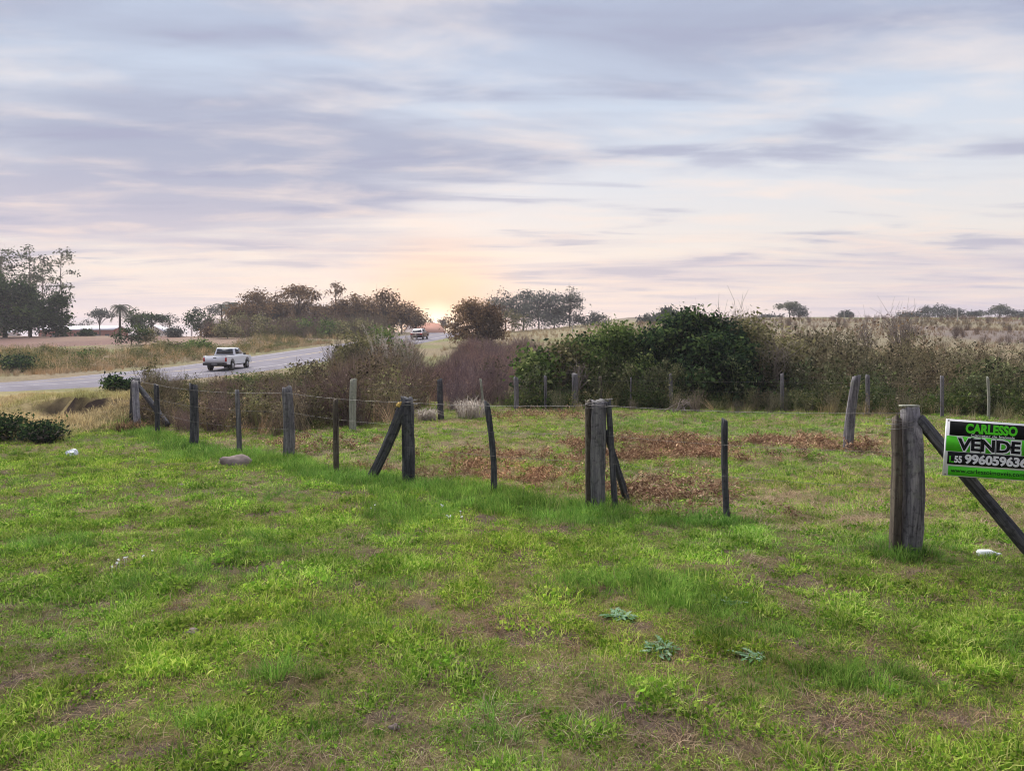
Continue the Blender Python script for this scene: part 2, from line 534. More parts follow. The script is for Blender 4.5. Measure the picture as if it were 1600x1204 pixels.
# weathered fence wood, grain along the post (object z)
def wood_mat(name, c0, c1, c2, green=0.25):
    m, T = new_mat(name)
    t = T.n('ShaderNodeTexCoord')
    mp = T.n('ShaderNodeMapping'); T.link(t.outputs['Object'], mp.inputs[0]); mp.inputs['Scale'].default_value = (26, 26, 1.6)
    oi = T.n('ShaderNodeObjectInfo')
    va = T.n('ShaderNodeVectorMath', operation='ADD'); T.link(mp.outputs[0], va.inputs[0])
    cb = T.n('ShaderNodeCombineXYZ'); T.link(T.math('MULTIPLY', oi.outputs['Random'], 50), cb.inputs[2]); T.link(cb.outputs[0], va.inputs[1])
    g = T.noise(va.outputs[0], 1.0, 7, 0.68, 0.6)
    b = T.noise(t.outputs['Object'], 7.0, 4, 0.6)
    c = T.ramp(g, [(0.30, c0), (0.50, c1), (0.70, c2)])
    li = T.math('MULTIPLY', T.ss(b, 0.52, 0.68), green)
    c = T.mix(li, c, srgb(120, 126, 104))
    bl = T.noise(t.outputs['Object'], 16.0, 5, 0.7)
    c = T.mix(T.math('MULTIPLY', T.ss(bl, 0.50, 0.36), 0.55), c, c0)
    c = T.mix(T.math('MULTIPLY', T.ss(bl, 0.60, 0.74), 0.5), c, c2)
    dk = T.math('MULTIPLY', T.ss(g, 0.38, 0.27), 0.95)
    c = T.mix(dk, c, srgb(34, 32, 36))
    finish(T, pbsdf(T, c, 0.92, 0.15, 0, bump(T, g, 0.9, 0.012)))
    return m
wood_mat('wood_grey', srgb(54, 52, 56), srgb(106, 103, 107), srgb(150, 146, 146))
wood_mat('wood_dark', srgb(36, 36, 39), srgb(72, 72, 77), srgb(112, 110, 112), 0.2)
wood_mat('wood_pale', srgb(106, 108, 100), srgb(148, 148, 136), srgb(172, 172, 156), 0.5)
wood_mat('wood_brown', srgb(50, 44, 40), srgb(88, 80, 72), srgb(122, 112, 98), 0.3)
simple_mat('wire', srgb(112, 108, 106), 0.55, 0.4, 0.6, 0.35, 40)
simple_mat('bark', srgb(78, 70, 66), 0.95, 0.1, 0, 0.35, 6)
simple_mat('bark_pale', srgb(128, 118, 110), 0.95, 0.1, 0, 0.3, 6)
simple_mat('twig', srgb(122, 112, 106), 0.95, 0.1, 0, 0.3, 20)
simple_mat('stone', srgb(122, 110, 106), 0.95, 0.15, 0, 0.25, 14, 0.4)
simple_mat('plastic_white', srgb(226, 230, 236), 0.5, 0.4, 0, 0.04, 8)
simple_mat('sign_white', srgb(222, 222, 226), 0.7, 0.2, 0, 0.09, 9)
simple_mat('sign_black', srgb(18, 20, 24), 0.75, 0.15)
simple_mat('sign_green', srgb(74, 186, 34), 0.65, 0.2, 0, 0.16, 7)
simple_mat('sign_ink_green', srgb(84, 214, 30), 0.55, 0.3)
simple_mat('bolt', srgb(120, 118, 116), 0.4, 0.5, 0.8)
simple_mat('car_white', srgb(226, 228, 234), 0.3, 0.5)
simple_mat('car_maroon', srgb(92, 52, 54), 0.3, 0.5)
simple_mat('car_silver', srgb(176, 172, 176), 0.3, 0.5, 0.4)
simple_mat('glass', srgb(28, 32, 40), 0.12, 0.6)
simple_mat('rubber', srgb(24, 24, 26), 0.85, 0.2)
simple_mat('bumper', srgb(38, 38, 42), 0.7, 0.3)
simple_mat('rim', srgb(150, 150, 156), 0.4, 0.5, 0.7)
simple_mat('tail_light', srgb(170, 24, 20), 0.3, 0.5)
simple_mat('plate', srgb(110, 112, 116), 0.5, 0.3)
simple_mat('brick', srgb(150, 96, 84), 0.9, 0.1, 0, 0.18, 3)
simple_mat('plaster', srgb(214, 208, 204), 0.9, 0.1, 0, 0.06, 2)
simple_mat('metal_roof', srgb(196, 194, 202), 0.5, 0.3, 0, 0.08, 2)
simple_mat('tile_roof', srgb(160, 116, 100), 0.9, 0.1, 0, 0.2, 3)
simple_mat('dark_open', srgb(40, 38, 42), 0.8, 0.1)
simple_mat('concrete', srgb(168, 162, 158), 0.9, 0.15, 0, 0.12, 6)
simple_mat('yellow_cut', srgb(196, 164, 92), 0.8, 0.2, 0, 0.2, 30)

# asphalt and its paint
m, T = new_mat('asphalt')
t = T.n('ShaderNodeTexCoord')
na = T.noise(t.outputs['Object'], 0.6, 6, 0.6); nb = T.noise(t.outputs['Object'], 60, 3, 0.6)
ca = T.ramp(na, [(0.3, srgb(108, 104, 112)), (0.7, srgb(130, 126, 135))])
ca = T.mix(T.math('MULTIPLY', nb, 0.3), ca, srgb(100, 98, 104))
finish(T, pbsdf(T, ca, 0.9, 0.08, 0, bump(T, nb, 0.3, 0.01)))
m, T = new_mat('road_paint')
t = T.n('ShaderNodeTexCoord')
na = T.noise(t.outputs['Object'], 9, 5, 0.7)
finish(T, pbsdf(T, T.ramp(na, [(0.35, srgb(150, 146, 148)), (0.6, srgb(206, 202, 200))]), 0.8, 0.2))
m, T = new_mat('road_paint_yellow')
t = T.n('ShaderNodeTexCoord')
na = T.noise(t.outputs['Object'], 9, 5, 0.7)
finish(T, pbsdf(T, T.ramp(na, [(0.35, srgb(150, 144, 138)), (0.6, srgb(196, 176, 124))]), 0.8, 0.2))

# ground: colour of what covers it comes from the mesh, grain from noise
m, T = new_mat('ground')
at = T.n('ShaderNodeAttribute', attribute_name='cover')
t = T.n('ShaderNodeTexCoord')
nf_ = T.noise(t.outputs['Object'], 60, 6, 0.75)
nm_ = T.noise(t.outputs['Object'], 5, 5, 0.65)
nl_ = T.noise(t.outputs['Object'], 0.35, 5, 0.6)
c = T.mix(1.0, at.outputs['Color'], T.ramp(nf_, [(0.30, (0.40, 0.40, 0.40, 1)), (0.70, (1.55, 1.52, 1.5, 1))]), 'MULTIPLY')
c = T.mix(1.0, c, T.ramp(nm_, [(0.3, (0.75, 0.75, 0.76, 1)), (0.7, (1.22, 1.22, 1.2, 1))]), 'MULTIPLY')
c = T.mix(1.0, c, T.ramp(nl_, [(0.3, (0.84, 0.86, 0.86, 1)), (0.7, (1.15, 1.13, 1.1, 1))]), 'MULTIPLY')
hgt = T.math('ADD', T.math('MULTIPLY', nf_, 0.35), nm_)
finish(T, pbsdf(T, c, 0.95, 0.1, 0, bump(T, hgt, 0.8, 0.05)))

# plants
foliage_mat('grass_leaf', [srgb(80, 114, 40), srgb(112, 144, 50), srgb(146, 166, 66), srgb(180, 180, 110)], 0.35, True)
foliage_mat('lush_leaf', [srgb(62, 96, 40), srgb(88, 126, 52), srgb(114, 146, 66), srgb(146, 164, 90)], 0.35, True)
foliage_mat('straw_leaf', [srgb(112, 98, 78), srgb(148, 130, 106), srgb(182, 160, 132), srgb(196, 182, 156)], 0.3, True)
foliage_mat('bracken_leaf', [srgb(84, 65, 56), srgb(124, 95, 78), srgb(158, 128, 104), srgb(188, 164, 136)], 0.25, True)
foliage_mat('weed_leaf', [srgb(42, 41, 40), srgb(82, 80, 64), srgb(116, 114, 88), srgb(156, 146, 126)], 0.25, True)
foliage_mat('twig_scrub', [srgb(82, 74, 76), srgb(112, 101, 101), srgb(136, 125, 119), srgb(154, 139, 122)], 0.2, True)
foliage_mat('scrub_leaf', [srgb(54, 66, 42), srgb(84, 94, 58), srgb(112, 112, 74), srgb(140, 126, 98)], 0.3, True)
foliage_mat('evergreen', [srgb(26, 40, 30), srgb(44, 62, 42), srgb(66, 86, 50), srgb(90, 106, 60)], 0.25)
foliage_mat('bush_green', [srgb(46, 60, 38), srgb(78, 98, 54), srgb(106, 126, 68), srgb(138, 146, 92)], 0.35)
foliage_mat('bush_dark', [srgb(24, 36, 32), srgb(42, 58, 44), srgb(66, 88, 56), srgb(104, 122, 72)], 0.28)
foliage_mat('bush_olive', [srgb(62, 62, 48), srgb(98, 96, 66), srgb(130, 126, 88), srgb(158, 150, 114)], 0.3)
foliage_mat('euc_leaf', [srgb(56, 62, 54), srgb(86, 92, 78), srgb(112, 116, 98), srgb(140, 138, 116)], 0.35)
foliage_mat('brown_leaf', [srgb(62, 50, 44), srgb(96, 78, 62), srgb(124, 100, 76), srgb(146, 122, 92)], 0.42)
foliage_mat('far_leaf', [srgb(60, 62, 66), srgb(80, 84, 84), srgb(98, 102, 96), srgb(116, 116, 106)], 0.3)
foliage_mat('palm_leaf', [srgb(58, 62, 56), srgb(86, 92, 80), srgb(120, 124, 110), srgb(160, 160, 146)], 0.3)
foliage_mat('plume', [srgb(136, 126, 118), srgb(164, 154, 144), srgb(188, 178, 168), srgb(204, 196, 186)], 0.4)
foliage_mat('blue_leaf', [srgb(76, 108, 70), srgb(100, 132, 96), srgb(124, 152, 122), srgb(152, 172, 148)], 0.25)
foliage_mat('flower', [srgb(226, 228, 232), srgb(244, 244, 246)], 0.3)

# ------------------------------------------------------------------ ground sheet
def geo_axis(start, stop, step0, growth):
    out = [start]; s = step0
    while out[-1] < stop:
        out.append(out[-1] + s); s *= growth
    return out
ys = list(np.arange(-14, 2.4, 0.6)) + list(np.arange(2.4, 10, 0.065)) + geo_axis(10, 1500, 0.07, 1.022)
xp = list(np.arange(0, 6, 0.075)) + geo_axis(6, 1200, 0.08, 1.03)
xs = [-v for v in xp[:0:-1]] + xp
ys = np.array(ys); xs = np.array(xs)
GX, GY = np.meshgrid(xs, ys)
RD = road_dist(GX, GY)
GZ = zg(GX, GY, RD)
mk = masks(GX, GY)
def C(r, g, b):
    return np.array(srgb(r, g, b)[:3])
def cmix(a, b, f):
    return a * (1 - f[..., None]) + b * f[..., None]
cov = np.broadcast_to(C(80, 80, 44), GX.shape + (3,)).copy()
cov = cmix(cov, C(94, 90, 52), sstep(mk['n3'], 0.4, 0.65))
cov = cmix(cov, C(76, 92, 40), mk['lush'] * 0.6)
cov = cmix(cov, C(136, 120, 92), mk['straw'] * 0.65)
cov = cmix(cov, C(118, 92, 74), mk['bracken'] * 0.6)
cov = cmix(cov, C(90, 77, 70), np.clip(mk['soil'] * 1.2, 0, 1))
cov = cmix(cov, C(92, 78, 66), sstep(fbm(GX, GY, 5.0, 3, 77), 0.5, 0.75) * 0.5)
# far country
far_n = fbm(GX, GY, 0.12, 4, 51); far_s = fbm(GX, GY * 0.35, 0.05, 3, 61)
tan = cmix(np.broadcast_to(C(124, 112, 90), cov.shape), C(112, 112, 74), sstep(far_n, 0.42, 0.62))
cov = cmix(cov, tan, sstep(GY, 25, 31))
mnd = sstep(GX, -9.0, -11) * sstep(GY, 15.2, 17) * (1 - sstep(GY, 34, 40))
cov = cmix(cov, C(158, 142, 104), mnd * 0.8)
gu_, gn_, ga_ = gully_uv(GX, GY)
gully = ga_ * sstep(gn_, -0.30, -0.05) * (1 - sstep(gn_, 0.25, 0.7)) * sstep(fbm(GX, GY, 1.6, 3, 73), 0.30, 0.55)
cov = cmix(cov, C(50, 40, 36), np.clip(gully * 2, 0, 1))
lf = sstep(GX, -14, -22) * sstep(GY, 84, 92)           # ploughed red earth beyond the road
lf = lf * sstep(RD, 9, 13)
cov = cmix(cov, cmix(np.broadcast_to(C(116, 90, 84), cov.shape), C(128, 108, 94), sstep(far_s, 0.4, 0.6)), lf)
rf = sstep(GX, 14, 26) * sstep(GY, 60, 80)             # rough pasture on the right hill
cov = cmix(cov, cmix(np.broadcast_to(C(112, 102, 97), cov.shape), C(122, 114, 94), sstep(far_s, 0.42, 0.6)), rf)
rg = sstep(GX, 70, 100) * sstep(GY, 176, 186)
cov = cmix(cov, C(106, 116, 72), rg * 0.9)
yl = sstep(GY, 90, 110) * sstep(GX, -6, 0) * (1 - sstep(GX, 24, 40))
cov = cmix(cov, C(130, 122, 96), yl * 0.8)
verge = (1 - sstep(RD, 4.6, 6.2))
cov = cmix(cov, C(128, 114, 96), verge * 0.5)
ny, nx = GX.shape
gv = np.stack([GX, GY, GZ], -1).reshape(-1, 3)
ii = (np.arange(ny - 1)[:, None] * nx + np.arange(nx - 1)[None, :]).ravel()
gm = MB(); gm.add(gv, np.stack([ii, ii + 1, ii + nx + 1, ii + nx], -1))
ground = gm.build('ground', MATS['ground'], smooth=True)
tag(ground, 'rough grassy ground rising to fields and a low crest', None, None, 'structure')
ca_ = ground.data.attributes.new('cover', 'FLOAT_COLOR', 'POINT')
ca_.data.foreach_set('color', np.concatenate([np.clip(cov, 0, 1), np.ones(cov.shape[:2] + (1,))], -1).reshape(-1).astype(np.float32))

# ------------------------------------------------------------------ road
def strip(o0, o1, lift, s0=0, s1=None, dash=None):
    P = ROAD; T_ = np.gradient(P, axis=0); T_ /= np.linalg.norm(T_, axis=1)[:, None]
    N = np.stack([T_[:, 1], -T_[:, 0]], 1)
    zr = zbase(P[:, 0], P[:, 1])
    mb = MB()
    k = np.linspace(o0, o1, 7 if abs(o1 - o0) > 1 else 2)
    V = []
    for kk in k:
        q = P + N * kk
        crown = 0.05 * (1 - (kk / 4.6) ** 2)
        V.append(np.column_stack([q, zr + crown + lift]))
    if abs(o1 - o0) > 1:
        for sgn, pos in ((-1, 0), (1, len(V))):
            q = P + N * (sgn * 5.6)
            V.insert(pos if sgn < 0 else len(V), np.column_stack([q, zr - 0.22]))
    V = np.stack(V, 1); n, w = V.shape[:2]
    idx = (np.arange(n - 1)[:, None] * w + np.arange(w - 1)[None, :])
    if dash is not None:
        seg = np.arange(n - 1) % dash[1] < dash[0]
        idx = idx[seg]
    idx = idx.ravel()
    mb.add(V.reshape(-1, 3), np.stack([idx, idx + 1, idx + w + 1, idx + w], -1))
    return mb
road = strip(-4.4, 4.4, 0.0).build('road', MATS['asphalt'], smooth=True)
tag(road, 'grey two-lane asphalt road bending uphill', None, None, 'structure')
strip(3.62, 3.76, 0.006).build('edge_line', MATS['road_paint'], road)
strip(-3.76, -3.62, 0.006).build('edge_line', MATS['road_paint'], road)
strip(-0.16, -0.05, 0.006).build('center_line', MATS['road_paint_yellow'], road)
strip(0.05, 0.16, 0.006, dash=(3, 6)).build('center_line', MATS['road_paint_yellow'], road)

# ------------------------------------------------------------------ scatter (uncountable growth only)
def scatter(name, variants, P, rot, scl, vid, tint, label):
    lib = bpy.data.collections.new(name + '_forms')
    for i, (me) in enumerate(variants):
        o = bpy.data.objects.new('%s_form_%02d' % (name, i), me)
        lib.objects.link(o)
    me = bpy.data.meshes.new(name)
    n = len(P)
    me.vertices.add(n); me.vertices.foreach_set('co', np.asarray(P, np.float32).ravel())
    for nm, ty, key, arr in (('rot', 'FLOAT_VECTOR', 'vector', rot), ('scl', 'FLOAT_VECTOR', 'vector', scl), ('vid', 'INT', 'value', vid), ('tint', 'FLOAT_COLOR', 'color', tint)):
        a = me.attributes.new(nm, ty, 'POINT')
        a.data.foreach_set(key, np.asarray(arr, np.int32 if ty == 'INT' else np.float32).ravel())
    me.update()
    o = bpy.data.objects.new(name, me); col.objects.link(o)
    ng = bpy.data.node_groups.new(name + '_scatter', 'GeometryNodeTree')
    ng.interface.new_socket('Geometry', in_out='INPUT', socket_type='NodeSocketGeometry')
    ng.interface.new_socket('Geometry', in_out='OUTPUT', socket_type='NodeSocketGeometry')
    gi = ng.nodes.new('NodeGroupInput'); go = ng.nodes.new('NodeGroupOutput')
    ci = ng.nodes.new('GeometryNodeCollectionInfo')
    ci.inputs['Collection'].default_value = lib
    ci.inputs['Separate Children'].default_value = True
    ci.inputs['Reset Children'].default_value = True
    ip = ng.nodes.new('GeometryNodeInstanceOnPoints')
    ip.inputs['Pick Instance'].default_value = True
    def na(nm, ty):
        q = ng.nodes.new('GeometryNodeInputNamedAttribute'); q.data_type = ty; q.inputs['Name'].default_value = nm
        return [s for s in q.outputs if s.enabled and s.name == 'Attribute'][0]
    L = ng.links.new
    L(gi.outputs[0], ip.inputs['Points']); L(ci.outputs[0], ip.inputs['Instance'])
    L(na('vid', 'INT'), ip.inputs['Instance Index'])
    e2r = ng.nodes.new('FunctionNodeEulerToRotation')
    L(na('rot', 'FLOAT_VECTOR'), e2r.inputs[0]); L(e2r.outputs[0], ip.inputs['Rotation'])
    L(na('scl', 'FLOAT_VECTOR'), ip.inputs['Scale'])
    L(ip.outputs[0], go.inputs[0])
    md = o.modifiers.new('scatter', 'NODES'); md.node_group = ng
    tag(o, label, None, None, 'stuff')
    return o

def scatter_pts(name, variants, x, y, rng, scale, tint, label, tilt=0.12, sink=0.01, zs=None):
    n = len(x)
    z = zg(x, y) - sink
    rot = np.stack([rng.normal(0, tilt, n), rng.normal(0, tilt, n), rng.uniform(0, 6.283, n)], 1)
    s = np.broadcast_to(scale, (n,)); s3 = np.stack([s, s, s * (1 if zs is None else zs)], 1)
    vid = rng.integers(0, len(variants), n)
    t4 = np.concatenate([np.clip(tint, 0, 2), np.ones((n, 1))], 1)
    return scatter(name, variants, np.stack([x, y, z], 1), rot, s3, vid, t4, label)

def wedge(rng, y0, y1, dens, margin=1.6, k=0.70):
    """random ground points in the part of the land in front of the photographer"""
    area = (y1 - y0) * 2 * (k * (y0 + y1) / 2 + margin)
    n = int(area * dens)
    y = rng.uniform(y0, y1, int(n * 1.6)); hw = k * y + margin
    keep = rng.uniform(0, 1, len(y)) < hw / hw.max()
    y = y[keep][:n]
    return rng.uniform(-1, 1, len(y)) * (k * y + margin), y

rng = np.random.default_rng(7)
def tuft(nb, h, w, lean, spread, seed, mat, curve=0.5):
    r = np.random.default_rng(seed)
    mb = MB()
    a = r.uniform(0, 6.283, nb); rr = spread * np.sqrt(r.uniform(0, 1, nb))
    P = np.stack([rr * np.cos(a), rr * np.sin(a), 0 * a - 0.005], 1)
    az = a + r.normal(0, 0.9, nb)
    mb.blades(P, r, h, w, lean, r.uniform(0, 1, nb), curve, az)
    return mb.mesh('tuft', MATS[mat])

# ------------------------------------------------------------------ lawn and plot growth
bandsx, bandsy, bandss = [], [], []
for (y0, y1, dens, sc) in [(2.2, 5, 1350, 0.80), (5, 8, 720, 0.95), (8, 13, 320, 1.2), (13, 20, 140, 1.55), (20, 29, 70, 2.0)]:
    x, y = wedge(rng, y0, y1, dens)
    bandsx.append(x); bandsy.append(y); bandss.append(np.full(len(x), sc))
# margin behind and beside the photographer's feet
sx = np.concatenate(bandsx); sy = np.concatenate(bandsy); ssc = np.concatenate(bandss)
ok = (road_dist(sx, sy) > 6)
ok &= ~((sx < -9.6) & (sy > 15.8))
sx, sy, ssc = sx[ok], sy[ok], ssc[ok]
mk = masks(sx, sy)
u = rng.uniform(0, 1, len(sx))
bare = u < np.clip(mk['soil'] * 1.1, 0, 0.93)
kind = np.zeros(len(sx), int)                              # 0 lawn 1 lush 2 straw 3 bracken
u2 = rng.uniform(0, 1, len(sx))
kind[u2 < 0.06 + mk['straw'] * 0.55 * (1 - 0.5 * mk['lawn'])] = 2
kind[(rng.uniform(0, 1, len(sx)) < mk['lush'] * 0.62)] = 1
kind[(rng.uniform(0, 1, len(sx)) < mk['bracken'] * 0.34)] = 3
kind[bare & (u2 < 0.46)] = -1
kind[bare & (u2 >= 0.46)] = 2
kind[bare & (u2 >= 0.86)] = 0
def tints(x, y, base, amp, r, wm=1.0):
    n = len(x)
    a = (fbm(x, y, 1.3, 3, 91) - 0.5) * 1.6 + r.normal(0, 0.28, n)
    t = np.array(base)[None, :] * (1 + amp * a[:, None])
    warm = (fbm(x, y, 0.6, 3, 95) - 0.5)[:, None] * np.array([[0.55, 0.12, -0.3]]) * wm
    return np.clip(t * (1 + warm), 0.15, 1.8)
def clover_form(seed):
    r = np.random.default_rng(seed); mb = MB(); n = 16
    a = r.uniform(0, 6.283, n); q = 0.045 * np.sqrt(r.uniform(0, 1, n))
    P = np.stack([q * np.cos(a), q * np.sin(a), r.uniform(0.008, 0.03, n)], 1)
    mb.leaves(P, r, 0.016, 0.013, r.uniform(0, 0.8, n), 0.0, 0.1)
    return mb.mesh('tuft', MATS['grass_leaf'])
lawn_forms = [tuft(16, 0.052, 0.0034, 0.85, 0.05, 100 + i, 'grass_leaf') for i in range(5)] + [tuft(12, 0.032, 0.0045, 1.3, 0.045, 110 + i, 'grass_leaf') for i in range(2)] + [clover_form(115), clover_form(116), clover_form(117)]
lush_forms = [tuft(20, 0.125, 0.0042, 0.75, 0.05, 120 + i, 'lush_leaf', 0.7) for i in range(5)]
straw_forms = [tuft(14, 0.050, 0.0028, 2.0, 0.06, 130 + i, 'straw_leaf', 0.5) for i in range(5)]
def bracken_form(seed):
    r = np.random.default_rng(seed); mb = MB()
    for k in range(5):
        a = r.uniform(0, 6.283); L = r.uniform(0.10, 0.22); e = r.uniform(0.15, 0.8)
        P = np.stack([np.array([math.cos(a) * L * s, math.sin(a) * L * s, L * e * math.sin(s * 2.4)]) for s in np.linspace(0, 1, 7)])
        mb.tube(P, 0.0022, 3, r.uniform(0, .5), cap=False)
        Q = np.repeat(P[1:], 3, 0) + r.normal(0, 0.02, (18, 3))
        mb.leaves(Q, r, 0.036, 0.011, r.uniform(0, 1, 18), 0.2)
    return mb.mesh('tuft', MATS['bracken_leaf'])
bracken_forms = [bracken_form(140 + i) for i in range(5)] + [tuft(12, 0.16, 0.004, 0.8, 0.05, 146, 'bracken_leaf'), tuft(14, 0.11, 0.004, 1.5, 0.06, 147, 'bracken_leaf')]
for kd, nm, forms, base, amp, lab, zsc in ((0, 'lawn_grass', lawn_forms, (1.06, 1.13, 1.12), 0.46, 'short yellowish green grass of the lawn and the plot', None),
                                      (1, 'lush_grass', lush_forms, (1.12, 1.15, 1.1), 0.34, 'taller deep green grass in clumps and along the fence', None),
                                      (2, 'dry_grass', straw_forms, (1, 1, 1), 0.30, 'pale dry grass lying in patches', None),
                                      (3, 'dead_bracken', bracken_forms, (1.15, 1.12, 1.08), 0.36, 'reddish brown dead bracken patches inside the fenced plot', None)):
    s = kind == kd
    x, y = sx[s], sy[s]
    scale = (ssc[s] ** (0.62 if kd != 3 else 0.55)) * rng.uniform(0.65, 1.35, s.sum())
    if kd == 1:
        scale = scale * (0.45 + 0.65 * masks(x, y)['lush'])
    elif kd == 0:
        scale = scale * (0.70 + 0.75 * sstep(fbm(x, y, 3.3, 3, 97), 0.35, 0.70))
    tn = tints(x, y, base, amp, rng, 0.6) * (1 + 1.1 * (fbm(x, y, 6.0, 2, 98) - 0.5))[:, None]
    if kd == 2:
        lw = masks(x, y)['lawn'][:, None]
        tn = tn * (1 - lw * np.array([[0.30, 0.33, 0.34]]))
    scatter_pts(nm, forms, x, y, rng, scale, tn, lab, 0.16)

# pale dry grass on the bank
bx = rng.uniform(-27, -9.3, 9000); by = rng.uniform(15.4, 33, 9000)
s = (road_dist(bx, by) > 5.6) & (bx > -0.80 * by - 1.5)
gl_ = gully_at(bx, by)
s &= rng.uniform(0, 1, len(bx)) > gully_clear(bx, by) * 0.8
bx, by = bx[s], by[s]
bank_forms = [tuft(26, 0.25, 0.007, 1.2, 0.14, 150 + i, 'straw_leaf', 0.8) for i in range(5)]
bt = tints(bx, by, (1.22, 1.25, 1.02), 0.22, rng, 0.35)
grn = sstep(fbm(bx, by, 0.5, 3, 201), 0.5, 0.65)[:, None]
bt = bt * (1 - grn * np.array([[0.25, 0.12, 0.3]]))
scatter_pts('bank_grass', bank_forms, bx, by, rng, rng.uniform(0.6, 1.2, len(bx)) * (0.55 + 0.45 * (1 - gully_open(bx, by))) * np.interp(by, [21, 24], [1.0, 0.55]), bt, 'long pale dry grass hanging over the bank below the road', 0.2)

# ------------------------------------------------------------------ scrub, weeds and thickets that read as a mass
def weed_form(seed, h=1.7, nl=70, leaf=0.11, mat='weed_leaf', droop=0.6, spread=0.30):
    r = np.random.default_rng(seed); mb = MB()
    for k in range(3):
        a = r.uniform(0, 6.283); b = r.uniform(0.1, 0.35)
        hh = h * r.uniform(0.7, 1.1)
        P = np.array([(math.cos(a) * b * s * s * hh, math.sin(a) * b * s * s * hh, hh * s) for s in np.linspace(0, 1, 5)])
        mb.tube(P, np.linspace(0.011, 0.004, 5), 3, 0.75, cap=False)
        for j in range(5):
            s = r.uniform(0.35, 0.95); p0 = np.array([math.cos(a) * b * s * s * hh, math.sin(a) * b * s * s * hh, hh * s])
            aa = r.uniform(0, 6.283); l = spread * r.uniform(0.5, 1.3)
            p1 = p0 + np.array([math.cos(aa) * l, math.sin(aa) * l, l * r.uniform(-0.1, 0.8)])
            mb.tube(np.array([p0, (p0 + p1) / 2 + [0, 0, 0.03], p1]), [0.005, 0.004, 0.0025], 3, 0.8, cap=False)
            n = nl // 15
            Q = p0 + (p1 - p0) * r.uniform(0.2, 1.05, (n, 1)) + r.normal(0, 0.04, (n, 3))
            mb.leaves(Q, r, leaf, leaf * 0.55, np.clip(r.normal(0.45, 0.28, n), 0, 1), droop)
    return mb.mesh('weed', MATS[mat])
weed_forms = [weed_form(300 + i, leaf=0.10 if i % 2 else 0.075, nl=90 if i % 2 else 120, h=1.5 + 0.1 * i) for i in range(7)]
def twig_form(seed, h=1.6, n=46, mat='twig_scrub', lean=0.55):
    r = np.random.default_rng(seed); mb = MB()
    for k in range(n):
        a = r.uniform(0, 6.283); L = h * r.uniform(0.5, 1.1); b = r.uniform(0.05, lean); p = r.normal(0, 0.12, 2)
        ph = r.normal(0, 0.1, (4, 3)) * np.array([1, 1, 0.4])
        P = np.array([(p[0] + math.cos(a) * b * s * L, p[1] + math.sin(a) * b * s * L, L * s * (1 - 0.25 * b * s)) for s in np.linspace(0, 1, 4)]) + ph * 0.7
        mb.tube(P, np.linspace(0.009, 0.003, 4), 3, r.uniform(0, 1), cap=False)
        Q = P[2] + r.normal(0, 0.16, (5, 3))
        for q in Q[:2]:
            mb.tube(np.array([P[2], q + [0, 0, .15]]), [0.004, 0.0025], 3, r.uniform(0, 1), cap=False)
        mb.leaves(Q, r, 0.06, 0.02, r.uniform(0.3, 1, 5), 0.1)
    return mb.mesh('twigs', MATS[mat])
twig_forms = [twig_form(320 + i) for i in range(5)]
def scrub_form(seed, h=1.0, n=170, leaf=0.10, mat='scrub_leaf'):
    r = np.random.default_rng(seed); mb = MB()
    K = 9
    cs = r.normal(0, 0.33, (K, 3)) * np.array([1, 1, 0.55]); cs[:, 2] = np.abs(cs[:, 2]) * h + 0.25 * h
    for c_ in cs:
        mb.tube(np.array([[0, 0, -0.05], c_ * [0.4, 0.4, 0.6], c_]), [0.015, 0.01, 0.005], 3, 0.9, cap=False)
        m_ = n // K
        mb.leaves(c_ + r.normal(0, 0.16, (m_, 3)) * h, r, leaf, leaf * 0.45, np.clip(r.normal(0.4, 0.22, m_) + r.normal(0, 0.15), 0, 1), 0.0, 0.25)
    return mb.mesh('scrub', MATS[mat])
scrub_forms = [scrub_form(340 + i) for i in range(5)]
reed_forms = [tuft(34, 0.95, 0.012, 0.45, 0.22, 360 + i, 'straw_leaf', 0.5) for i in range(4)]

def hv(x, y, lo, hi, sc=0.45, seed=500):
    return lo + (hi - lo) * sstep(fbm(x, y, sc, 3, seed), 0.28, 0.72)

def huev(x, y, cols, sc=0.35, seed=600):
    """drifts of different kinds of growth: blends a few tints over the ground"""
    f = sstep(fbm(x, y, sc, 3, seed), 0.25, 0.75) * (len(cols) - 1)
    c_ = np.array(cols, float); i = np.clip(f.astype(int), 0, len(cols) - 2); t = (f - i)[:, None]
    return c_[i] * (1 - t) + c_[i + 1] * t

def region(rng, n, poly):
    """random points inside a ground polygon"""
    P = np.array(poly, float); lo, hi = P.min(0), P.max(0)
    q = rng.uniform(lo, hi, (n * 3, 2)); inside = np.zeros(len(q), bool)
    for i in range(len(P)):
        a, b = P[i], P[(i + 1) % len(P)]
        cr = ((a[1] > q[:, 1]) != (b[1] > q[:, 1])) & (q[:, 0] < (b[0] - a[0]) * (q[:, 1] - a[1]) / (b[1] - a[1] + 1e-12) + a[0])
        inside ^= cr
    q = q[inside][:n]
    return q[:, 0], q[:, 1]

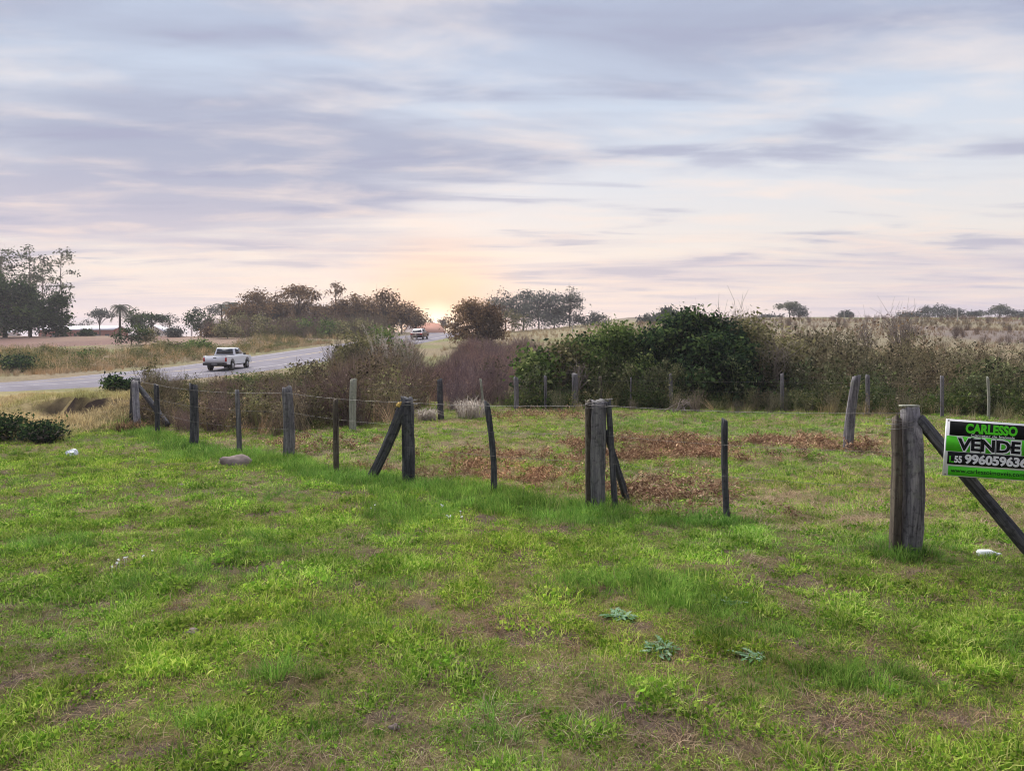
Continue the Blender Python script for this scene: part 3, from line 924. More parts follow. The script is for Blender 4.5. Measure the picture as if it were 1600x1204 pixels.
# dry weeds behind the rear fence, right of the dark bush, climbing the hill
wx, wy = region(rng, 1150, [(X(1190, 26), 26.5), (X(1660, 23), 23.0), (X(1720, 37), 37), (X(1450, 40), 40), (X(1250, 44), 44)])
wt_ = tints(wx, wy, (1.02, 1.02, 1.04), 0.42, rng, 0.3)
scatter_pts('dry_weeds', weed_forms, wx, wy, rng, rng.uniform(0.7, 1.2, len(wx)) * hv(wx, wy, 0.42, 1.42, 0.42) * np.interp(wx / wy * FPX + 800, [1250, 1400, 1600], [1.0, 0.80, 0.62]) * np.interp(wy, [23, 27, 34], [0.8, 1.0, 1.12]), wt_ * huev(wx, wy, [(0.72, 0.72, 0.7), (1.15, 1.1, 1.0), (0.95, 0.82, 0.84), (1.25, 1.25, 1.05)]), 'tall dry weeds with dark withered leaves behind the rear fence', 0.12)
wx, wy = region(rng, 900, [(X(1200, 25.5), 25.4), (X(1660, 21.8), 21.8), (X(1700, 25), 25.5), (X(1220, 27), 27.5)])
wx2, wy2 = region(rng, 700, [(X(790, 25.6), 25.8), (X(900, 26.2), 26.4), (X(1220, 25.2), 25.2), (X(1220, 28), 28), (X(1000, 30), 30), (X(800, 29), 29)])
wx = np.concatenate([wx, wx2]); wy = np.concatenate([wy, wy2])
keep = rng.uniform(0, 1, len(wx)) < hv(wx, wy, 0.25, 1.0, 0.6, 560)
wx, wy = wx[keep], wy[keep]
scatter_pts('green_undergrowth', scrub_forms + weed_forms[:2] + reed_forms[:1], wx, wy, rng, rng.uniform(0.5, 1.0, len(wx)) * hv(wx, wy, 0.5, 1.3, 0.8), huev(wx, wy, [(0.7, 0.85, 0.7), (1.1, 1.1, 0.95), (0.65, 0.72, 0.72), (1.0, 1.15, 0.85)], 0.5, 660) * tints(wx, wy, (0.9, 0.98, 0.86), 0.35, rng, 0.5), 'low dark green undergrowth along the foot of the hedge and dry weeds', 0.15)
ex, ey = region(rng, 420, [(X(640, 21.5), 21.5), (X(800, 24.5), 24.6), (X(1230, 23.6), 23.6), (X(1680, 19.0), 19.0), (X(1680, 22.5), 22.5), (X(1230, 26), 26.2), (X(800, 26.5), 26.5), (X(640, 23.5), 23.5)])
kk = rng.uniform(0, 1, len(ex)) < hv(ex, ey, 0.0, 1.0, 0.55, 580); ex, ey = ex[kk], ey[kk]
scatter_pts('paddock_edge_weeds', reed_forms + weed_forms[:3] + scrub_forms[:2] + twig_forms[:1], ex, ey, rng, rng.uniform(0.22, 0.62, len(ex)), huev(ex, ey, [(0.8, 0.95, 0.7), (1.15, 1.1, 1.0), (0.9, 0.85, 0.85)], 0.5, 680) * tints(ex, ey, (1.0, 1.0, 0.95), 0.35, rng, 0.5), 'loose weeds and dry stalks where the plot meets the hedge', 0.2)
# thicket between the lawn fence and the road
t1x, t1y = region(rng, 470, [(X(215, 19.5), 19.5), (X(330, 17.0), 17.2), (X(450, 17.0), 17.0), (X(640, 20.5), 20.5), (X(655, 30), 30), (X(470, 31), 31), (X(330, 30), 30), (X(230, 25), 25)])
scatter_pts('vine_thicket', weed_forms[:5] + twig_forms, t1x, t1y, rng, rng.uniform(0.45, 0.72, len(t1x)) * np.interp((t1x / t1y) * FPX + 800, [200, 300, 400, 450, 560, 650], [0.72, 0.70, 0.76, 0.95, 1.25, 1.3]) * hv(t1x, t1y, 0.65, 1.35, 0.5, 510), huev(t1x, t1y, [(0.7, 0.8, 0.6), (1.15, 1.05, 1.0), (0.85, 0.72, 0.74), (1.2, 1.25, 0.95)]) * tints(t1x, t1y, (1.15, 1.12, 1.12), 0.42, rng, 0.3), 'tangled thicket of withered vines behind the lawn fence', 0.3)
t2x, t2y = region(rng, 240, [(X(215, 19), 19), (X(330, 16.8), 16.8), (X(450, 16.6), 16.6), (X(640, 20), 20), (X(650, 24), 24), (X(330, 22), 22), (X(230, 22), 22)])
scatter_pts('thicket_brush', twig_forms[:3] + weed_forms[:4] + reed_forms[:2] + scrub_forms[:1], t2x, t2y, rng, rng.uniform(0.32, 0.62, len(t2x)) * hv(t2x, t2y, 0.55, 1.3, 0.7, 520), huev(t2x, t2y, [(0.75, 0.8, 0.68), (1.3, 1.2, 1.1), (0.95, 0.82, 0.84), (1.2, 1.2, 1.05)], 0.6, 620) * tints(t2x, t2y, (1.3, 1.26, 1.22), 0.42, rng, 0.4), 'grey brush, dry stalks and weeds in the lower thicket', 0.35)
t3x, t3y = region(rng, 520, [(X(200, 25), 25), (X(330, 30), 30), (X(480, 32), 32), (X(640, 34), 34), (X(560, 44), 44), (X(470, 46), 46), (X(390, 44), 44), (X(230, 33), 33)])
k3 = road_dist(t3x, t3y) > 5.5
t3x, t3y = t3x[k3], t3y[k3]
scatter_pts('verge_scrub', scrub_forms, t3x, t3y, rng, rng.uniform(0.45, 0.9, len(t3x)), tints(t3x, t3y, (1.1, 1.15, 0.95), 0.25, rng), 'green scrub on the verge in front of the road', 0.2)
# purple-brown leafless scrub in the middle, sloping up to the crest
p1x, p1y = region(rng, 430, [(X(635, 24), 24), (X(800, 27), 27), (X(905, 29), 29), (X(900, 50), 50), (X(800, 66), 66), (X(715, 68), 68), (X(690, 48), 48), (X(665, 45), 45), (X(640, 38), 38)])
scatter_pts('leafless_scrub', twig_forms + twig_forms[:2] + reed_forms[:1] + weed_forms[:1], p1x, p1y, rng, rng.uniform(0.6, 1.15, len(p1x)) * hv(p1x, p1y, 0.65, 1.25, 0.3, 530), huev(p1x, p1y, [(0.82, 0.76, 0.85), (1.15, 1.02, 1.0), (0.9, 0.85, 0.95), (1.2, 1.15, 0.98)], 0.22, 630) * tints(p1x, p1y, (1.25, 1.15, 1.17), 0.28, rng, 0.5), 'purplish leafless scrub filling the hollow below the road', 0.15)
# bank bushes between thicket and road, px 500..650
p2x, p2y = region(rng, 420, [(X(505, 36), 36), (X(640, 32), 32), (X(655, 48), 48), (X(640, 60), 60), (X(530, 56), 56)])
k2 = road_dist(p2x, p2y) > 5.8
p2x, p2y = p2x[k2], p2y[k2]
scatter_pts('bank_brush', twig_forms + scrub_forms, p2x, p2y, rng, rng.uniform(0.8, 1.5, len(p2x)) * hv(p2x, p2y, 0.7, 1.2, 0.3, 540), huev(p2x, p2y, [(0.85, 0.95, 0.75), (1.2, 1.1, 1.0), (0.9, 0.8, 0.85)], 0.25, 640) * tints(p2x, p2y, (1.05, 1.02, 0.92), 0.25, rng), 'brown and green brush heaped on the roadside bank', 0.15)
# far side of the road: rough verge and slope
r1x, r1y = region(rng, 1500, [(X(-60, 46), 46), (X(260, 60), 60), (X(520, 88), 88), (X(640, 112), 112), (X(600, 130), 130), (X(430, 108), 108), (X(330, 88), 88), (X(200, 80), 80), (X(-60, 76), 76)])
k1 = (road_dist(r1x, r1y) > 6.0) & (fbm(r1x, r1y, 0.12, 3, 401) > 0.46)
r1x, r1y = r1x[k1], r1y[k1]
scatter_pts('slope_scrub', scrub_forms + reed_forms[:3], r1x, r1y, rng, rng.uniform(0.5, 1.15, len(r1x)), tints(r1x, r1y, (1.22, 1.12, 0.98), 0.3, rng), 'mixed green and tan scrub on the slope beyond the road', 0.1)
r2x, r2y = region(rng, 1500, [(X(-60, 47), 47), (X(120, 50), 50), (X(260, 58), 58), (X(520, 84), 84), (X(520, 95), 95), (X(250, 70), 70), (X(-60, 58), 58)])
k1 = (road_dist(r2x, r2y) > 5.4); r2x, r2y = r2x[k1], r2y[k1]
scatter_pts('verge_grass', reed_forms, r2x, r2y, rng, rng.uniform(0.3, 0.6, len(r2x)), tints(r2x, r2y, (1.0, 0.93, 0.85), 0.25, rng), 'tan dry grass along the far verge of the road', 0.1)
u1x, u1y = region(rng, 420, [(X(320, 112), 112), (X(640, 106), 106), (X(650, 128), 128), (X(330, 128), 128)])
k1 = (road_dist(u1x, u1y) > 7); u1x, u1y = u1x[k1], u1y[k1]
scatter_pts('row_understory', scrub_forms + twig_forms[:2], u1x, u1y, rng, rng.uniform(1.0, 2.1, len(u1x)) * hv(u1x, u1y, 0.7, 1.3, 0.12, 570), huev(u1x, u1y, [(0.85, 0.9, 0.75), (1.1, 1.0, 0.95), (0.8, 0.75, 0.8)], 0.12, 670) * tints(u1x, u1y, (1.0, 0.95, 0.9), 0.3, rng, 0.5), 'brownish scrub growing under the sunset row of trees', 0.1)
# hill on the right: tall dry pasture
h1x, h1y = region(rng, 4200, [(X(960, 50), 50), (X(1750, 44), 44), (X(1750, 215), 215), (X(1000, 170), 170)])
scatter_pts('hill_pasture', reed_forms + reed_forms + twig_forms[:1], h1x, h1y, rng, rng.uniform(0.4, 0.85, len(h1x)), huev(h1x, h1y * 0.5, [(0.85, 0.8, 0.8), (1.1, 1.05, 0.92), (0.95, 0.86, 0.88), (1.0, 1.05, 0.8)], 0.06, 650) * tints(h1x, h1y, (0.66, 0.60, 0.58), 0.16, rng, 0.4), 'dry purplish pasture grass on the hillside', 0.1)
h2x, h2y = region(rng, 1300, [(X(660, 62), 62), (X(990, 55), 55), (X(1050, 165), 165), (X(760, 150), 150)])
k1 = (road_dist(h2x, h2y) > 6); h2x, h2y = h2x[k1], h2y[k1]
scatter_pts('crest_pasture', reed_forms, h2x, h2y, rng, rng.uniform(0.35, 0.8, len(h2x)), tints(h2x, h2y, (0.80, 0.76, 0.66), 0.2, rng, 0.4), 'yellowed pasture grass on the slope below the crest', 0.1)

# ------------------------------------------------------------------ fence posts
def post_mesh(mb, p0, p1, w, d, seed, k=22, n=16, twist=0.0, rough=0.10, top_slant=0.02, yaw=0.0, rnd=0.5):
    """split weathered post: rounded-rectangular section with ridges along the grain, uneven top"""
    r = np.random.default_rng(seed)
    p0 = np.array(p0, float); p1 = np.array(p1, float)
    ax = p1 - p0; L = np.linalg.norm(ax); ax /= L
    ref = np.array([math.cos(yaw), math.sin(yaw), 0.0])
    a = ref - ax * (ref @ ax); a /= np.linalg.norm(a); b = np.cross(ax, a)
    th = np.arange(k) * 2 * math.pi / k
    e = 4.0
    rad = (np.abs(np.cos(th)) ** e + np.abs(np.sin(th)) ** e) ** (-1 / e)
    ridge = 1 + r.normal(0, rough * 0.75, k)
    crack = r.integers(0, k, 2)
    ridge[crack] *= 0.80
    V = []
    bow = r.normal(0, 0.014, 2) * L
    for i in range(n):
        s = i / (n - 1)
        f = ridge * (1 + r.normal(0, rough * 0.32, k)) * (1 + 0.05 * math.sin(3.1 * s + seed)) * (1.03 - 0.08 * s)
        c_ = p0 + ax * L * s + a * bow[0] * math.sin(math.pi * s) + b * bow[1] * math.sin(math.pi * s)
        zz = 0
        if i == n - 1:
            zz = r.normal(0, 0.010, k) + np.cos(th + seed) * top_slant
            f = f * 0.93
        V.append(c_ + a * (np.cos(th + twist * s) * rad * f * w / 2)[:, None] + b * (np.sin(th + twist * s) * rad * f * d / 2)[:, None] + ax * (np.zeros(k) + zz)[:, None])
    V = np.concatenate(V)
    i = np.arange(n - 1)[:, None] * k; j = np.arange(k)[None, :]; j2 = (j + 1) % k
    q = np.stack([i + j, i + j2, i + k + j2, i + k + j], -1).reshape(-1, 4)
    top = (n - 1) * k
    V = np.vstack([V, V[top:].mean(0) - ax * 0.008, V[:k].mean(0)])
    ct, cb_ = len(V) - 2, len(V) - 1
    t = [(top + jj, top + (jj + 1) % k, ct) for jj in range(k)] + [((jj + 1) % k, jj, cb_) for jj in range(k)]
    mb.add(V, q, t, rnd)

def post(parent, name, base, h, w, d, seed, mat, lean=(0, 0), yaw=0.0, label=None):
    """a post as a child whose own origin is at its foot (so its grain runs along it)"""
    x, y = base; z = Zp(x, y)
    mb = MB()
    post_mesh(mb, (0, 0, -0.30), (lean[0], lean[1], h), w, d, seed, yaw=yaw)
    o = mb.build(name, MATS[mat], parent, smooth=False)
    o.location = (x - parent.location.x, y - parent.location.y, z - parent.location.z) if parent is not None else (x, y, z)
    if label: o['label'] = label
    return o

def brace(parent, p0, p1, w, d, seed, mat, label=None, yaw=0.0):
    p0 = Vector(p0); p1 = Vector(p1)
    mb = MB(); L = (p1 - p0).length
    post_mesh(mb, (0, 0, 0), (0, 0, L), w, d, seed, yaw=yaw)
    o = mb.build('brace', MATS[mat], parent)
    q = (p1 - p0).to_track_quat('Z', 'Y')
    o.rotation_mode = 'QUATERNION'; o.rotation_quaternion = q
    o.location = p0 - (parent.location if parent is not None else Vector())
    if label: o['label'] = label
    return o

def wire(parent, pts, rad=0.0022, sag=0.02, barbs=True, seed=0, name='wire'):
    r = random.Random(seed)
    mb = MB(); P = []
    for a, b in zip(pts[:-1], pts[1:]):
        a = np.array(a, float); b = np.array(b, float)
        n = 8
        for i in range(n):
            s = i / n
            P.append(a + (b - a) * s - np.array([0, 0, sag * 4 * s * (1 - s)]))
    P.append(np.array(pts[-1], float))
    P = np.array(P)
    mb.tube(P, rad, 4, 0.5)
    if barbs:
        seg = np.linalg.norm(np.diff(P, axis=0), axis=1); cum = np.concatenate([[0], np.cumsum(seg)])
        for s in np.arange(0.06, cum[-1], 0.14):
            q = np.array([np.interp(s, cum, P[:, k]) for k in range(3)])
            for _ in range(2):
                v = np.array([r.uniform(-.3, .3), r.uniform(-1, 1), r.uniform(-1, 1)]); v = v / np.linalg.norm(v) * 0.016
                mb.tube(np.array([q - v, q + v]), rad * 0.8, 3, 0.5, cap=False)
    o = mb.build(name, MATS['wire'], parent)
    o.location = -parent.location
    return o

PA, PS1, PB, PS2, PC, PS3, PD, PS4, PE, PS5, PF = FL
fence = empty('wire_fence', (PA[0], PA[1], Zp(*PA)))
tag(fence, 'barbed wire fence of split grey wooden posts between the lawn and the plot', 'fence')
# gate post by the sign: one broad split post with a thinner one tied to it
post(fence, 'post', (PA[0] + 0.035, PA[1]), 1.205, 0.148, 0.15, 1, 'wood_grey', (0.045, 0), 0.05)
post(fence, 'post', (PA[0] - 0.078, PA[1] - 0.01), 1.13, 0.07, 0.12, 2, 'wood_brown', (0.04, 0), -0.1)
bf0 = (4.62, 6.0)
brace(fence, (4.46, 6.06, Zp(4.46, 6.06) - 0.22), (3.42, 6.36, Zp(*PA) + 1.13), 0.115, 0.10, 3, 'wood_dark', yaw=0.3)
post(fence, 'stake', PS1, 1.06, 0.062, 0.055, 4, 'wood_dark', (-0.05, 0), 0.4)
# cluster of posts in the middle
post(fence, 'post', (PB[0] + 0.02, PB[1]), 1.185, 0.165, 0.15, 5, 'wood_grey', (0.005, 0), 0.1)
post(fence, 'post', (PB[0] - 0.095, PB[1] + 0.03), 1.19, 0.06, 0.09, 6, 'wood_brown', (0.0, 0), 0.0)
post(fence, 'post', (PB[0] + 0.215, PB[1] - 0.02), 1.18, 0.062, 0.07, 7, 'wood_dark', (-0.085, 0), 0.0)
brace(fence, (PB[0] + 0.42, PB[1] + 0.25, Zp(PB[0] + .42, PB[1] + .25) - 0.15), (PB[0] + 0.11, PB[1] + 0.06, Zp(*PB) + 0.86), 0.062, 0.07, 8, 'wood_dark')
post(fence, 'stake', PS2, 1.12, 0.075, 0.07, 9, 'wood_dark', (-0.075, 0), 0.2)
post(fence, 'post', PC, 1.16, 0.185, 0.17, 10, 'wood_dark', (-0.02, 0), 0.1)
yc = brace(fence, (PC[0] - 0.62, PC[1] + 0.12, Zp(PC[0] - .62, PC[1] + .12) - 0.12), (PC[0] - 0.06, PC[1] - 0.02, Zp(*PC) + 1.07), 0.13, 0.12, 11, 'wood_dark')
post(fence, 'stake', PS3, 1.10, 0.075, 0.06, 12, 'wood_brown', (-0.02, 0.02), 0.3)
post(fence, 'post', PD, 1.19, 0.155, 0.14, 13, 'wood_grey', (-0.01, 0), 0.0)
post(fence, 'stake', PS4, 1.12, 0.07, 0.06, 14, 'wood_grey', (-0.05, 0), 0.5)
post(fence, 'post', PE, 1.20, 0.155, 0.14, 15, 'wood_dark', (0, 0), 0.2)
post(fence, 'stake', PS5, 1.12, 0.10, 0.09, 16, 'wood_dark', (-0.04, 0), 0.1)
post(fence, 'post', (PF[0] - 0.05, PF[1]), 1.12, 0.18, 0.16, 17, 'wood_dark', (0.06, 0), 0.1)
brace(fence, (PF[0] + 0.52, PF[1] - 0.95, Zp(PF[0] + .52, PF[1] - .95) - 0.15), (PF[0] + 0.03, PF[1] - 0.12, Zp(*PF) + 1.06), 0.14, 0.11, 18, 'wood_grey')
brace(fence, (PF[0] + 1.05, PF[1] - 0.55, Zp(PF[0] + 1.05, PF[1] - .55) + 0.1), (PF[0] + 0.05, PF[1] - 0.02, Zp(*PF) + 0.98), 0.11, 0.10, 19, 'wood_dark')
heights = {0: 1.17, 2: 1.15, 4: 1.10, 6: 1.10, 8: 1.10, 10: 1.12}
for lev, k in ((1.0, 0), (0.72, 1), (0.46, 2)):
    pts = [(FL[i][0], FL[i][1] - 0.10, Zp(*FL[i]) + heights[i] * lev) for i in (0, 2, 4, 6, 8, 10)]
    wire(fence, pts, 0.0012 if lev < 1 else 0.0021, 0.03, True, 20 + k)
# twists of old wire on the post heads
def wire_wrap(c_, w, d, n, seed):
    r = random.Random(seed); mb = MB()
    for k in range(n):
        z = r.uniform(-0.03, 0.05); tl = r.uniform(-0.03, 0.03)
        P = [(c_[0] + math.cos(a) * w * (0.56 + r.uniform(0, .05)), c_[1] + math.sin(a) * d * 0.58, c_[2] + z + tl * math.cos(a)) for a in np.linspace(0, 2 * math.pi, 13)]
        mb.tube(np.array(P), 0.0022, 4)
    o = mb.build('wire_wrap', MATS['wire'], fence); o.location = -fence.location
wire_wrap((PA[0] + 0.012, PA[1], Zp(*PA) + 1.07), 0.21, 0.17, 4, 1)
wire_wrap((PB[0] + 0.03, PB[1], Zp(*PB) + 1.14), 0.26, 0.18, 4, 2)
wire_wrap((PC[0], PC[1], Zp(*PC) + 1.08), 0.21, 0.2, 3, 3)
mb = MB(); mb.box((0, 0, 0), (0.135, 0.09, 0.016)); 
cap = mb.build('cap_block', MATS['wood_pale'], fence); cap.location = Vector((PA[0] + 0.075, PA[1], Zp(*PA) + 1.226)) - fence.location
mb = MB(); post_mesh(mb, (0, 0, -.03), (0.02, 0, .03), 0.055, 0.05, 44, k=9, n=4)
pc = mb.build('cut_end', MATS['yellow_cut'], fence, smooth=True); pc.location = Vector((PC[0] - 0.13, PC[1] - 0.06, Zp(*PC) + 1.07)) - fence.location

# rear fence in front of the hedge
rear = [(552, 17.6, 1.22, 0.145, 'wood_pale', 0.0), (690, 21.4, 1.14, 0.15, 'wood_dark', -0.05), (757, 23.2, 1.10, 0.07, 'wood_pale', -0.12), (806, 25.4, 1.12, 0.15, 'wood_grey', 0),
        (852, 25.9, 1.15, 0.09, 'wood_grey', 0), (897, 26.3, 1.20, 0.17, 'wood_grey', 0.02), (938, 26.6, 1.12, 0.11, 'wood_brown', 0), (986, 26.4, 1.08, 0.05, 'wood_grey', 0),
        (1050, 25.9, 1.22, 0.13, 'wood_grey', -0.05), (1222, 24.6, 1.25, 0.11, 'wood_grey', 0), (1354, 23.4, 1.2, 0.13, 'wood_grey', 0.03), (1472, 22.2, 1.2, 0.11, 'wood_grey', 0), (1543, 21.4, 1.18, 0.08, 'wood_pale', 0), (1640, 20.6, 1.2, 0.12, 'wood_grey', 0)]
rx0 = X(552, 17.6)
rfence = empty('wire_fence', (rx0, 17.6, Zp(rx0, 17.6)))
tag(rfence, 'old wire fence with thin weathered posts standing against the hedge behind the plot', 'fence')
rp = []
for i, (px, d_, h, w, mt, ln) in enumerate(rear):
    b_ = (X(px, d_), d_)
    post(rfence, 'post' if w > 0.08 else 'stake', b_, h, w, w * 0.9, 50 + i, mt, (ln, 0.0), 0.1 * i, 'pale lichen-green post' if i == 0 else None)
    rp.append((b_[0] + ln * 0.8, b_[1] - w / 2 - 0.005, Zp(*b_) + 0.98))
wire(rfence, rp, 0.0016, 0.02, False, 60)
wire(rfence, [(p[0], p[1], p[2] - 0.33) for p in rp], 0.0012, 0.02, False, 61)

# lone leaning post in the plot
lb = G(1324, 702)
lp = post(None, 'leaning_post', lb, 1.38, 0.145, 0.13, 70, 'wood_grey', (0.17, 0.0), 0.2)
tag(lp, 'lone grey wooden post leaning over in the plot in front of the dry weeds', 'post')

# ------------------------------------------------------------------ sale sign on the brace
SW, SH = 0.745, 0.452
sg = empty('sale_sign', (X(1474, 6.02), 6.02, 0.705))
sg.rotation_euler = (0, R(3.9), 0)
tag(sg, 'green, black and white for sale sign fixed to the post brace', 'sign')
def plate(name, u0, v0, w, h, y, th, mat):
    mb = MB(); mb.box((u0 + w / 2, y + th / 2, v0 + h / 2), (w, th, h))
    return mb.build(name, MATS[mat], sg)
plate('panel', 0, 0, SW, SH, 0, 0.016, 'sign_white')
plate('top_band', 0.025, SH - 0.128, SW - 0.045, 0.113, -0.0022, 0.002, 'sign_black')
plate('middle_band', 0.004, SH - 0.254, SW - 0.008, 0.122, -0.0022, 0.002, 'sign_green')
plate('number_band', 0.022, SH - 0.358, SW - 0.042, 0.100, -0.0022, 0.002, 'sign_black')
plate('bottom_band', 0.034, 0.006, SW - 0.045, 0.074, -0.0022, 0.002, 'sign_green')
for (u, v) in ((0.012, SH - 0.012), (SW - 0.012, SH - 0.012), (0.012, 0.012), (SW - 0.012, 0.012)):
    mb = MB(); a = np.linspace(0, 2 * math.pi, 9)
    mb.tube(np.array([(u, -0.004, v), (u, 0.001, v)]), 0.006, 8)
    mb.build('bolt', MATS['bolt'], sg)
def lettering(body, u0, v0, w, h, mat, y, off=0.0, name='lettering', grow=0.0):
    cu = bpy.data.curves.new('lettering', 'FONT')
    cu.body = body; cu.offset = off; cu.extrude = 0.0; cu.resolution_u = 3
    ob = bpy.data.objects.new('lettering', cu); col.objects.link(ob)
    dg = bpy.context.evaluated_depsgraph_get(); dg.update()
    me = bpy.data.meshes.new_from_object(ob.evaluated_get(dg))
    col.objects.unlink(ob); bpy.data.objects.remove(ob); bpy.data.curves.remove(cu)
    n = len(me.vertices); co = np.zeros(n * 3); me.vertices.foreach_get('co', co); co = co.reshape(-1, 3)
    lo, hi = co.min(0), co.max(0)
    s = (co[:, :2] - lo[:2]) / (hi - lo)[:2]
    out = np.stack([u0 - grow + s[:, 0] * (w + 2 * grow), np.full(n, y), v0 - grow + s[:, 1] * (h + 2 * grow)], 1)
    me.vertices.foreach_set('co', out.ravel()); me.update()
    me.materials.clear(); me.materials.append(MATS[mat])
    o = bpy.data.objects.new(name, me); col.objects.link(o); o.parent = sg
    return o
lettering('CARLESSO', 0.150, SH - 0.104, 0.415, 0.080, 'sign_ink_green', -0.0034, 0.05)
lettering('Corretor de Imóveis', 0.195, SH - 0.126, 0.35, 0.020, 'sign_white', -0.0036, 0.015)
lettering('VENDE', 0.092, SH - 0.243, 0.505, 0.098, 'sign_white', -0.0032, 0.095, 'lettering_outline', 0.010)
lettering('VENDE', 0.092, SH - 0.243, 0.505, 0.098, 'sign_black', -0.0044, 0.036)
lettering('55', 0.076, SH - 0.344, 0.062, 0.056, 'sign_white', -0.0034, 0.045)
lettering('996059636', 0.158, SH - 0.348, 0.500, 0.080, 'sign_white', -0.0034, 0.045)
lettering('www.carlessoimoveis.com.br', 0.052, 0.030, 0.655, 0.034, 'sign_black', -0.0034, 0.012)
plate('handset_mark', 0.036, SH - 0.345, 0.012, 0.055, -0.0034, 0.001, 'sign_green')
plate('handset_mark', 0.052, SH - 0.345, 0.022, 0.012, -0.0034, 0.001, 'sign_green')

# ------------------------------------------------------------------ trees
def crown_points(r, shape, K, rx, rz, zc, full=False):
    if shape == 'umbrella':
        a = r.uniform(0, 6.283, K); q = np.sqrt(r.uniform(0, 1, K))
        return np.stack([rx * q * np.cos(a), rx * q * np.sin(a), zc + rz * (1 - q ** 2) * 0.9 + r.normal(0, rz * 0.12, K)], 1)
    if shape == 'column':
        z = r.uniform(-1, 1, K); a = r.uniform(0, 6.283, K); w = rx * np.sqrt(np.clip(1 - z ** 2 * 0.8, 0.05, 1)) * np.sqrt(r.uniform(0.05, 1, K))
        return np.stack([w * np.cos(a), w * np.sin(a), zc + rz * z], 1)
    if shape == 'cone':
        z = r.uniform(0, 1, K) ** 0.8; a = r.uniform(0, 6.283, K); w = rx * (1.05 - z) * np.sqrt(r.uniform(0.15, 1, K))
        return np.stack([w * np.cos(a), w * np.sin(a), zc - rz + 2 * rz * z], 1)
    v = r.normal(size=(K, 3)); v /= np.linalg.norm(v, axis=1)[:, None]
    q = r.uniform(0.25, 1, K) ** 0.5
    v = v * q[:, None]
    lowest = -0.97 if full else -0.55
    v[:, 2] = np.where(v[:, 2] < lowest, lowest, v[:, 2])
    if full:
        dn = v[:, 2] < 0
        v[dn, :2] *= (1 + 0.55 * np.abs(v[dn, 2]))[:, None]
    if shape == 'fan':
        v[:, 2] = np.abs(v[:, 2]) * 1.1 - 0.25
    return v * np.array([rx, rx, rz]) + np.array([0, 0, zc])

def tree(name, px, d, top, base=None, wpx=60, shape='round', mat='far_leaf', bark='bark', K=34, nl=60, leaf=0.34, sig=0.55, trunk=0.16, fork=0.42, seed=0,
         label='', cat='tree', group=None, lean=0.0, crown_low=None, twigs=0, xoff=0.0, loc=None):
    """tree whose top reaches the height seen at photo row `top` when it stands at distance d"""
    r = np.random.default_rng(seed + 1000)
    x, y = (X(px, d), d) if loc is None else loc
    z = Zp(x, y)
    H = CAM_H + (HOR - top) / FPX * d - z
    rx = wpx / 2 / FPX * d
    low = (crown_low if crown_low is not None else 0.38) * H
    rz = (H - low) / 2; zc = low + rz
    if shape == 'umbrella':
        zc = H - max(0.9, 0.22 * H); rz = H - zc
    pts = crown_points(r, shape, K, max(rx - sig * 0.8, 0.2), max(rz - sig * 0.6, 0.2), zc, (crown_low or 0) < 0.02 and crown_low is not None)
    root = empty(name, (x, y, z))
    root.rotation_euler = (0, 0, r.uniform(0, 6.28))
    tag(root, label, cat, group)
    tb = MB()
    fz = fork * H
    tp = np.array([(0, 0, -0.3), (r.normal(0, .06) * trunk * 3, 0, fz * 0.5), (r.normal(0, .1), r.normal(0, .1), fz), (r.normal(0, .2), r.normal(0, .2), (fz + zc) / 2 if shape in ('round', 'fan', 'umbrella') else zc), (0, 0, H * 0.93 if shape in ('column', 'cone') else zc + rz * 0.3)])
    tr = np.array([1.35, 1.0, 0.8, 0.5, 0.14]) * trunk
    tb.tube(tp, tr, 7)
    for i, p in enumerate(pts):
        if shape in ('column', 'cone'):
            s0 = np.array([0, 0, max(fz * 0.7, p[2] - 0.25 * np.hypot(p[0], p[1]) - 0.3)])
        else:
            s0 = tp[2] + (tp[3] - tp[2]) * r.uniform(0, 0.8)
        mid = (s0 + p) / 2 + np.array([r.normal(0, .15), r.normal(0, .15), 0.12 * np.linalg.norm(p - s0)])
        rr = trunk * 0.30
        tb.tube(np.array([s0, mid, p]), [rr, rr * 0.6, rr * 0.22], 4, cap=False)
        for _ in range(twigs):
            e = p + r.normal(0, sig * 1.0, 3) + np.array([0, 0, sig * 0.5])
            tb.tube(np.array([mid + (p - mid) * r.uniform(0.2, 1), (p + e) / 2 + r.normal(0, .06, 3), e]), [rr * 0.3, rr * 0.22, rr * 0.12], 3, cap=False)
    tb.build('trunk', MATS[bark], root)
    cbm = MB()
    for p in pts:
        n = max(3, int(nl * r.uniform(0.5, 1.4)))
        q = p + r.normal(0, 1, (n, 3)) * sig * np.array([1, 1, 0.62])
        cbm.leaves(q, r, leaf, leaf * 0.55, np.clip(r.normal(0.45, 0.17, n) + r.normal(0, 0.24), 0, 1), 0.15)
    cbm.build('crown', MATS[mat], root)
    return root

